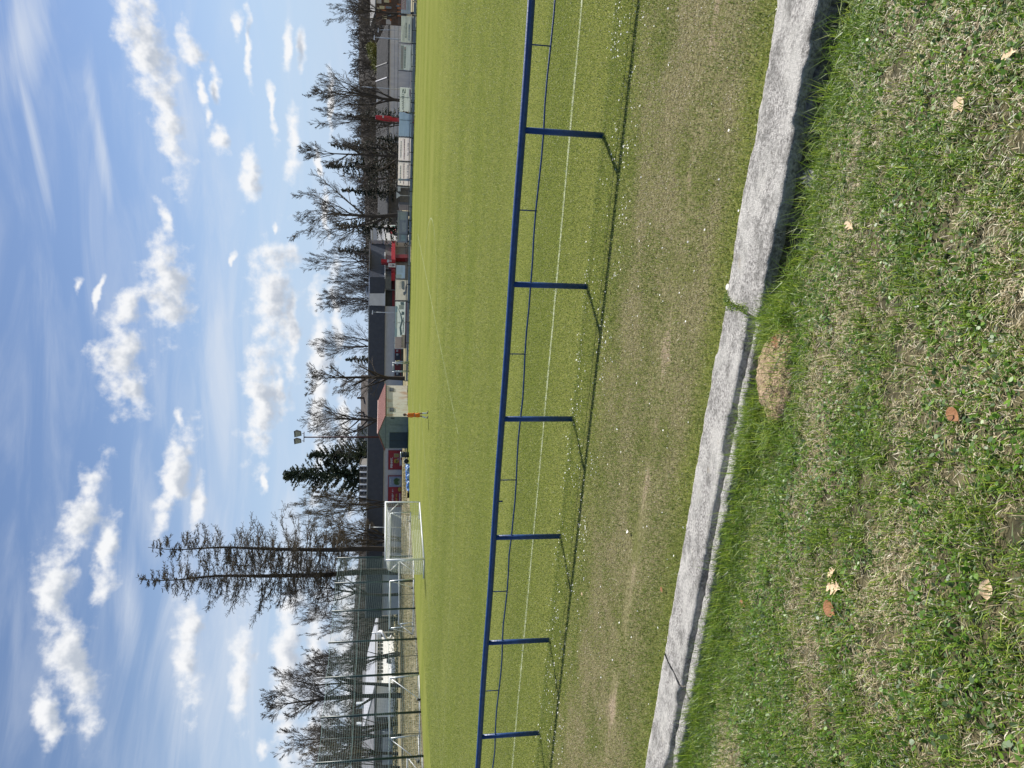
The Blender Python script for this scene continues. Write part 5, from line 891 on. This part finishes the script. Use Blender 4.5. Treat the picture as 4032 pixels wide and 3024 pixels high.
# spruces: trunk and whorled boughs carrying many small sprays
def spruce(seed, width=.2, plume=False, dens=1.):
    g = np.random.RandomState(seed); T = [(np.array([0, 0, i/10.]), np.array([0, 0, (i+1)/10.]), .013*(1-i/10.4), .013*(1-(i+1)/10.4), 0) for i in range(10)]; V = []; F = []
    nbr = int(150*dens)
    for k in range(nbr):
        t = .05+.94*(k+g.uniform(0, 1))/nbr; Ln = width*((1-t)**.8+.05)*g.uniform(.6, 1.12); az = g.uniform(0, 6.28); d = np.array([math.cos(az), math.sin(az), (.55 if plume else -.15)+g.uniform(-.15, .15)]); q = np.array([0, 0, t]); n = 6
        if plume: Ln *= g.choice([.6, .9, 1.35])
        for i in range(n):
            d = unit(d+np.array([0, 0, .05 if plume else .04*(i-2)])+g.normal(0, .06, 3)); q2 = q+d*Ln/n; T.append((q, q2, .0018, .0014, 1))
            for c in range(8 if plume else 7):
                p = q+(q2-q)*g.uniform(0, 1)+g.normal(0, .004, 3); sd_ = unit(d*g.uniform(.1, .8)+np.array([-d[1], d[0], 0])*g.normal(0, .8)+np.array([0, 0, g.uniform(-.7, .1) if not plume else g.uniform(-.3, .6)])); l2 = g.uniform(.012, .028)*(1.15-.5*t); wv = unit(np.cross(sd_, g.normal(0, 1, 3)))*l2*.26
                b = len(V); V += [p-wv*.4, p+wv*.4, p+sd_*l2*.6+wv, p+sd_*l2, p+sd_*l2*.6-wv]; F.append((b, b+1, b+2, b+3, b+4))
            q = q2
    Vt, f = segmesh('t', T, 5, bark); return np_mesh('trunk', Vt, f, np.full(len(f), 4), True, mats=(bark,)), np_mesh('crown', np.array(V), np.array(F).ravel(), np.full(len(F), 5), mats=(needle2 if plume else needle,)), width*.8
SP_ = {'a': spruce(21, .19), 'b': spruce(22, .24), 'c': spruce(23, .30), 'p': spruce(24, .30, True, 1.5)}
for i, (pk, D, s, vt, hwpx, lab, gz_) in enumerate([('b', 118, 571, 1298, 52, 'dark spruce with a sharp tip left of the hall end', -2.2), ('c', 116, 650, 1280, 95, 'tallest dark spruce behind the white banners', -2.2), ('a', 150, 747, 1340, 45, 'small spruce tip left of the tallest dark spruce', -2), ('c', 112, 888, 1318, 80, 'dense dark spruce right of the supermarket white block', -2.2), ('b', 150, 985, 1328, 62, 'dark spruce rising behind the supermarket entrance', -2), ('b', 125, 455, 1362, 48, 'squat dark spruce behind the red pylon', -2.2), ('a', 160, 1415, 1356, 40, 'small dark conifer behind the dark parapet', -2), ('b', 118, 545, 1480, 40, 'low dark conifer beside the left end of the hall', -2.2)]):
    a, zt = fz(vt, s, D); hm = abs(fz(1500, s-hwpx, D)[0]-fz(1500, s+hwpx, D)[0])/2; place('spruce_tree', SP_[pk], FW(a, D, gz_), zt-gz_, hm, SP_[pk][2], lab, 'dark spruces beyond the far touchline', i*1.3)
D = 166; a, zt = fz(1117, 1872, D); place('plumed_conifer', SP_['p'], FW(a, D, 0), zt, 8.2, .25, 'big ragged conifer with upswept plumes above the balcony block', None, .6)
D = 168; a, zt = fz(1220, 1792, D); place('plumed_conifer', SP_['p'], FW(a, D, 0), zt, 6.0, .25, 'smaller ragged conifer right of the big plumed one', None, 2.4)
# budding yellow green tree in front of the wooded hill
S = grow(31, .2, (2, 1.5, 1.5, 1.5), ((30, 60), (25, 55), (25, 60), (25, 60)), (.45, .5, .5, .5), (.05, .1, .12, .15, .2), (.05, .08, .04, .02, 0), 3); V, f = segmesh('t', [s for s in S if s[4] < 2], 6, bark); m1 = np_mesh('trunk', V, f, np.full(len(f), 4), True, mats=(bark,)); tips = [s[1] for s in S if s[4] >= 2]; g = np.random.RandomState(5); V = []; F = []
for p in tips:
    for c in range(9):
        q = p+g.normal(0, .03, 3); a_ = unit(g.normal(0, 1, 3))*.013; b_ = unit(g.normal(0, 1, 3))*.009; k = len(V); V += [q-a_, q+b_, q+a_, q-b_]; F.append((k, k+1, k+2, k+3))
m2 = np_mesh('crown', np.array(V), np.array(F).ravel(), np.full(len(F), 4), mats=(budg,)); D = 158; a, zt = fz(1452, 247, D); place('budding_tree', (m1, m2), FW(a, D, -3), zt+3, 3.4, float(np.percentile(np.linalg.norm(np.array(V)[:, :2], axis=1), 95)), 'round yellow green budding tree in front of the wooded hill', None, .3)
# wooded hills: one mass, far off
woodm = mat('far_wood_twigs', (.048, .041, .036), (.10, .087, .076), .25, .95); hillm = mat('far_wood_floor', (.020, .017, .015), (.046, .040, .035), .15, .95, .6, bscale=.8)
W1 = []
for sd_ in (41, 42, 43, 44):
    S = grow(sd_, .3, (1.6, 1.5, 1.6), ((18, 45), (25, 55), (25, 60)), (.55, .55, .5), (.05, .1, .14, .18), (.05, .08, .03, 0), 3, 1, (5, 4, 3, 2)); W1.append(segmesh('w', [(a_, b_, max(r1, .0032), max(r2_, .003), l) for a_, b_, r1, r2_, l in S], 3, woodm))
def wood(name, rows, m):
    g = np.random.RandomState(9); VV = []; QQ = []; n = 0
    for D, s0, s1, cnt, topf in rows:
        for k in range(cnt):
            s = s0+(s1-s0)*(k+g.uniform(0, 1))/cnt; a, zt = fz(topf(s)+g.normal(0, 5), s, D); zb = -3.; H = (zt-zb)*g.uniform(.86, 1.04); V, q = W1[g.randint(4)]; z = g.uniform(0, 6.28); c_, s_ = math.cos(z), math.sin(z); w = H*g.uniform(.75, 1.1)
            VV.append(np.stack([(V[:, 0]*c_-V[:, 1]*s_)*w, (V[:, 0]*s_+V[:, 1]*c_)*w, V[:, 2]*H], -1)+FW(a, D, zb)); QQ.append(q+n); n += len(V)
    V = np.concatenate(VV); q = np.concatenate(QQ); o = link(name, np_mesh(name, V, q, np.full(len(q), 4), mats=(m,))); o['kind'] = 'stuff'; return o
tr = lambda s: np.interp(s, [-100, 100, 350, 500, 700, 900, 1060, 1150, 1250, 1400], [1360, 1368, 1370, 1376, 1388, 1396, 1398, 1415, 1430, 1438])
tl = lambda s: np.interp(s, [1700, 1900, 2050, 2200, 2400, 2600, 2800, 3000, 3200], [1432, 1425, 1405, 1372, 1354, 1352, 1346, 1352, 1350])
wood('distant_wood', [(210, -120, 1150, 46, lambda s: tr(s)+14), (235, -120, 1250, 58, lambda s: tr(s)+6), (260, -120, 1400, 70, tr), (285, -120, 1300, 60, lambda s: tr(s)+3), (195, 2000, 3180, 40, lambda s: tl(s)+14), (225, 1900, 3180, 54, lambda s: tl(s)+4), (255, 1700, 3180, 60, tl), (280, 1800, 3180, 50, lambda s: tl(s)+3)], woodm)
def hill(D0, D1, a0, a1, zf, name):
    na, nd = 90, 14; A = np.linspace(a0, a1, na); Dd = np.linspace(D0, D1, nd); V = []
    for d in Dd:
        for a in A: V.append(FW(a, d, -3+(zf(a)+3)*sm(np.array(d), D0, D0+(D1-D0)*.8)+.8*(fbm2(np.array(a*.12+7), np.array(d*.12), 3, 6)-.5)))
    i = np.arange(na*nd).reshape(nd, na); q = np.stack([i[:-1, :-1], i[:-1, 1:], i[1:, 1:], i[1:, :-1]], -1).reshape(-1, 4); o = link(name, np_mesh(name, np.array(V), q, np.full(len(q), 4), True, mats=(hillm,))); o['kind'] = 'structure'
def inv(a, D): return 1512-a/D*F_PX
hill(225, 300, -45, 190, lambda a: float(fz(tr(inv(a, 290))+44, inv(a, 290), 290)[1]) if a > 0 else 3., 'hill'); hill(215, 300, -210, -20, lambda a: float(fz(tl(inv(a, 290))+40, inv(a, 290), 290)[1]), 'hill')
# hedge and shrubs along the far side of the dry meadow
def leafmass(name, a0, a1, D, h, n, m, seed, dep=1.2):
    g = np.random.RandomState(seed); c = FW((a0+a1)/2, D, 0); aa = g.uniform(a0, a1, n); zz = np.abs(g.normal(0, .5, n))*h*(.7+.5*vnoise(aa*.8, aa*0, seed)); P = G0+r_*aa[:, None]+f0*(D+g.normal(0, dep/2, n))[:, None]+np.stack([0*zz, 0*zz, zz], -1)-c
    u = g.normal(0, 1, (n, 3)); u /= np.linalg.norm(u, axis=1)[:, None]; v = g.normal(0, 1, (n, 3)); v /= np.linalg.norm(v, axis=1)[:, None]; s = g.uniform(.05, .14, (n, 1)); V = np.stack([P-u*s, P+v*s*.6, P+u*s, P-v*s*.6], 1).reshape(-1, 3)
    return link(name, np_mesh(name, V, np.arange(n*4), np.full(n, 4), mats=(m,)), None, c)
hedm = mat('hedge_leaves', (.025, .032, .014), (.07, .075, .035), .8, .8)
tag(leafmass('hedge', fz(1575, 3100, 122)[0], fz(1575, 2380, 122)[0], 122, 1.0, 9000, hedm, 2, 2.5), 'low dark hedge along the far side of the dry meadow', 'hedge')
tag(leafmass('shrub', fz(1580, 700, 108)[0]-2.6, fz(1580, 660, 108)[0]+3, 108, 4.2, 2500, mat('dead_shrub', (.05, .04, .03), (.12, .10, .075), .8, .9), 4, 3), 'tangled brown shrub behind the white banners', 'shrub')
# dry tussocks on the bank behind the net
P = np.stack([rs.uniform(-46, -11.5, 60000), rs.uniform(-30, 50, 60000), np.zeros(60000)], -1); P = P[(fbm2(P[:, 0]*.5, P[:, 1]*.25, 3, 8) > .36)]; P[:, 2] = -.04; n = len(P)
blades('dry_grass', P, rs.uniform(.08, .32, n), rs.uniform(.02, .05, n), np.abs(rs.normal(.5, .4, n)), pick(n, [(.38, .33, .19), (.27, .235, .13), (.20, .19, .08), (.13, .14, .045)], rs, [4, 3, 2, 2]), bm1, 33)
P = np.stack([rs.uniform(-12, 70, 9000), 38.7+rs.normal(0, .25, 9000), np.full(9000, -.03)], -1); n = 9000
blades('fence_line_grass', P, rs.uniform(.05, .18, n), rs.uniform(.015, .03, n), np.abs(rs.normal(.4, .3, n)), pick(n, [(.10, .16, .03), (.16, .2, .05), (.25, .23, .12)], rs, [3, 2, 1]), bm1, 34)
# ------------------------------------------------------------------ people
def skin(name, nodes, edges, m, parent, root=0, sub=2):
    me = bpy.data.meshes.new(name); me.from_pydata([tuple(n[:3]) for n in nodes], edges, []); o = bpy.data.objects.new(name, me); col.objects.link(o); md = o.modifiers.new('skin', 'SKIN'); md.use_smooth_shade = True
    for i, nd in enumerate(nodes): v = me.skin_vertices[0].data[i]; v.radius = (nd[3], nd[4] if len(nd) > 4 else nd[3]); v.use_root = (i == root)
    s = o.modifiers.new('sub', 'SUBSURF'); s.levels = s.render_levels = sub; bpy.context.view_layer.update()
    m2 = bpy.data.meshes.new_from_object(o.evaluated_get(bpy.context.evaluated_depsgraph_get())); bpy.data.objects.remove(o); m2.materials.clear(); m2.materials.append(m); return link(name, m2, parent)
def chain(pts): return [(i, i+1) for i in range(len(pts)-1)]
skinm = mat('skin', (.30, .17, .115), (.38, .22, .15), 6, .55); hairm = mat('dark_hair', (.012, .009, .007), (.03, .02, .015), 40, .6)
def hand(P, d, side, s=1.):      # palm and five bent fingers, returns node chains
    d = unit(np.array(d)); sx = unit(np.array(side)); nrm_ = np.cross(d, sx); out = []
    for k, ln in enumerate((.062, .072, .078, .070, .052)):
        if k == 0: b = P+sx*.032*s+d*.025*s; dd = unit(d+sx*.9)
        else: b = P+sx*(.030-.02*(k-1))*s+d*.075*s; dd = d
        out.append([(*b, .0095*s), (*(b+dd*ln*.5*s+nrm_*.006*s), .0088*s), (*(b+unit(dd+nrm_*.5)*ln*s), .0072*s)])
    return out
def hands(name, P, d, side, m, e, s=1.):
    nodes = [(*P, .026*s, .017*s), (*(np.array(P)+unit(np.array(d))*.045*s), .036*s, .016*s), (*(np.array(P)+unit(np.array(d))*.08*s), .034*s, .014*s)]; edges = [(0, 1), (1, 2)]
    for c in hand(np.array(P), d, side, s):
        b = len(nodes); nodes += c; edges += [(1, b), (b, b+1), (b+1, b+2)]
    return skin(name, nodes, edges, m, e, 0, 1)
def head(e, P, face, s, skinmat):
    f = unit(np.array(face)); sd2 = np.cross(f, u0); n1, n2 = 22, 14; V = []; Fs = []
    for j in range(n2+1):
        th = math.pi*j/n2; z = math.cos(th)
        for i in range(n1):
            ph = 2*math.pi*i/n1; x = math.sin(th)*math.cos(ph); y = math.sin(th)*math.sin(ph); w = 1-.28*max(0, -z)**1.2*(1 if x > -.2 else .7)
            fx = x*.098*w+(.012*max(0, x) if z < 0 else 0); yy = y*.074*w; zz = z*.118
            if x > .6: 
                nose = math.exp(-((y/.14)**2))*math.exp(-(((z+.18)/.2)**2)); fx += .026*nose; eye = math.exp(-(((abs(y)-.38)/.13)**2))*math.exp(-(((z-.06)/.09)**2)); fx -= .012*eye; fx += .008*math.exp(-((y/.3)**2))*math.exp(-(((z+.52)/.09)**2))
            V.append(np.array(P)+(f*fx+sd2*yy+u0*zz)*s)
    for j in range(n2):
        for i in range(n1): Fs.append((j*n1+i, (j+1)*n1+i, (j+1)*n1+(i+1) % n1, j*n1+(i+1) % n1))
    mb = MB().add(V, Fs)
    for k in (-1, 1): mb.tube([np.array(P)+(sd2*.072*k-f*.005+u0*.03)*s, np.array(P)+(sd2*.085*k-f*.012+u0*.005)*s, np.array(P)+(sd2*.074*k-f*.002-u0*.03)*s], .013*s, 6)
    return mb, f, sd2
def hair(e, P, f, sd2, s):
    V = []; Fs = []; n1, n2 = 22, 9; g = np.random.RandomState(2)
    for j in range(n2+1):
        for i in range(n1):
            ph = 2*math.pi*i/n1; lim = 1.15 if math.cos(ph) > .35 else (1.75 if abs(math.cos(ph)) <= .35 else 2.15); th = lim*j/n2; x, y, z = math.sin(th)*math.cos(ph), math.sin(th)*math.sin(ph), math.cos(th); k = 1+.03*g.uniform(-1, 1)
            V.append(np.array(P)+(f*x*.108*k+sd2*y*.084*k+u0*(z*.128*k))*s)
    for j in range(n2):
        for i in range(n1): Fs.append((j*n1+i, (j+1)*n1+i, (j+1)*n1+(i+1) % n1, j*n1+(i+1) % n1))
    MB().add(V, Fs).build('hair', hairm, e, True)
def person(base, H, fdirn, label, legs, arms, tors, cols, shorts=True, lean=0., gloves=None):
    e = empty('person', base, label, 'person'); s = H/1.75; f = unit(np.array(fdirn)); sd2 = np.cross(f, u0); B = np.zeros(3)
    def L3(a, b, c): return B+(f*a+sd2*b+u0*c)*s     # forward, right, up (1.75 m figure)
    pel = (0, 0, .93); chest = (lean*.4, 0, 1.28); neck = (lean*.55, 0, 1.46)
    nd = lambda p, r1, r2_=None: (*L3(*p), r1*s, (r2_ or r1)*s)
    nodes = [nd(pel, .145, .105), nd((lean*.15, 0, 1.08), .125, .095), nd(chest, .155, .105), nd((lean*.5, 0, 1.40), .10, .08), nd(neck, .055), nd((lean*.62, 0, 1.56), .05)]; edges = [(0, 1), (1, 2), (2, 3), (3, 4), (4, 5)]
    for k, lg in zip((-1, 1), legs):
        b = len(nodes); nodes += [nd((0, .095*k, .86), .085), nd(lg[0], .058), nd(lg[1], .038), nd((lg[1][0]+.11, lg[1][1], lg[1][2]-.045), .032)]; edges += [(0, b), (b, b+1), (b+1, b+2), (b+2, b+3)]
    for k, ar in zip((-1, 1), arms):
        b = len(nodes); nodes += [nd((lean*.5, .175*k, 1.40), .055), nd(ar[0], .042), nd(ar[1], .030)]; edges += [(3, b), (b, b+1), (b+1, b+2)]
    skin('body', nodes, edges, skinm, e)
    mb, f_, s2 = head(e, L3(lean*.75+.02, 0, 1.64), f, s, skinm); mb.v = [v+base for v in mb.v]; mb.build('head', skinm, e, True); hair(e, L3(lean*.75+.02, 0, 1.64)+base, f, sd2, s)
    sh = [nd((0, 0, .90), .165, .13), nd((lean*.15, 0, 1.08), .155, .12), nd(chest, .18, .13), nd((lean*.5, 0, 1.41), .12, .09)]; se = [(0, 1), (1, 2), (2, 3)]
    for k, ar in zip((-1, 1), arms):
        b = len(sh); a0_, a1_ = np.array((lean*.5, .175*k, 1.40)), np.array(ar[0]); a2_ = np.array(ar[1]); q = a1_+(a2_-a1_)*(.85 if cols.get('long') else 0.); sh += [nd(tuple(a0_), .072), nd(tuple(a1_*.95+a0_*.05), .062)]; se += [(3, b), (b, b+1)]
        if cols.get('long'): sh += [nd(tuple(q), .046)]; se += [(b+1, b+2)]
    skin('shirt', sh, se, cols['shirt'], e)
    pn = [nd((0, 0, .95), .16, .125), nd((0, 0, .86), .15, .12)]; pe = [(0, 1)]
    for k, lg in zip((-1, 1), legs):
        b = len(pn); h0 = np.array((0, .10*k, .82)); h1 = np.array(lg[0]); h2 = np.array(lg[1]); pn += [nd(tuple(h0), .105), nd(tuple(h0+(h1-h0)*(.78 if shorts else 1.)), .10 if shorts else .075)]; pe += [(1, b), (b, b+1)]
        if not shorts: pn += [nd(tuple(h1+(h2-h1)*.9), .055)]; pe += [(b+1, b+2)]
    skin('shorts' if shorts else 'trousers', pn, pe, cols['pants'], e)
    for k, lg in zip((-1, 1), legs):
        h1, h2 = np.array(lg[0]), np.array(lg[1])
        if shorts: skin('sock', [nd(tuple(h1+(h2-h1)*.12), .062), nd(tuple(h1+(h2-h1)*.4), .062), nd(tuple(h2), .044)], [(0, 1), (1, 2)], cols['socks'], e)
        t = lg[1]; skin('boot', [nd((t[0]-.05, t[1], t[2]-.035), .045), nd((t[0]+.02, t[1], t[2]-.03), .048, .045), nd((t[0]+.12, t[1], t[2]-.055), .045, .03), nd((t[0]+.19, t[1], t[2]-.06), .032, .022)], [(0, 1), (1, 2), (2, 3)], cols['boots'], e)
    for k, ar in zip((-1, 1), arms):
        d = np.array(ar[1])-np.array(ar[0]); w = f*d[0]+sd2*d[1]+u0*d[2]; hands('glove' if gloves else 'hand', L3(*ar[1])+unit(w)*.015*s, w, f, gloves or skinm, e, s*(1.25 if gloves else 1.))
    return e
orange = mat('orange_kit', (.75, .17, .015), (.85, .24, .03), 9, .7, .2); lime = mat('lime_glove', (.55, .62, .10), (.7, .75, .2), 9, .6); sock = mat('white_sock', (.66, .68, .72), (.76, .78, .8), 9, .8); blackb = mat('black_boot', (.008, .008, .009), (.02, .02, .02), 9, .4)
pb = gp(1686, 1636); person(np.array([pb[0], pb[1], 0]), 1.53, r_*.85+f0*.5, 'young goalkeeper in an orange kit with white socks and lime gloves standing on the pitch', [((.02, -.13, .50), (-.12, -.15, .09)), ((.10, .13, .50), (.10, .16, .09))], [((.02, -.27, 1.12), (.12, -.25, .90)), ((-.02, .26, 1.12), (.08, .24, .9))], None, dict(shirt=orange, pants=orange, socks=sock, boots=blackb, long=True), True, .06, lime)
pb = gp(1634, 447); blk = mat('black_top', (.010, .010, .012), (.025, .025, .028), 9, .8); gt = mat('grey_blue_trousers', (.10, .14, .17), (.15, .19, .22), 7, .8)
person(np.array([pb[0], pb[1], 0]), 1.14, r_*.95-f0*.25, 'child in a black top and grey blue trousers striding along the far touchline', [((.17, -.1, .50), (.26, -.11, .10)), ((-.10, .1, .52), (-.30, .11, .12))], [((-.02, -.26, 1.14), (.18, -.22, .98)), ((.0, .26, 1.14), (.2, .2, 1.0))], None, dict(shirt=blk, pants=gt, boots=mat('white_trainer', (.6, .6, .58), (.7, .7, .68), 9, .6), long=False), False, .22)
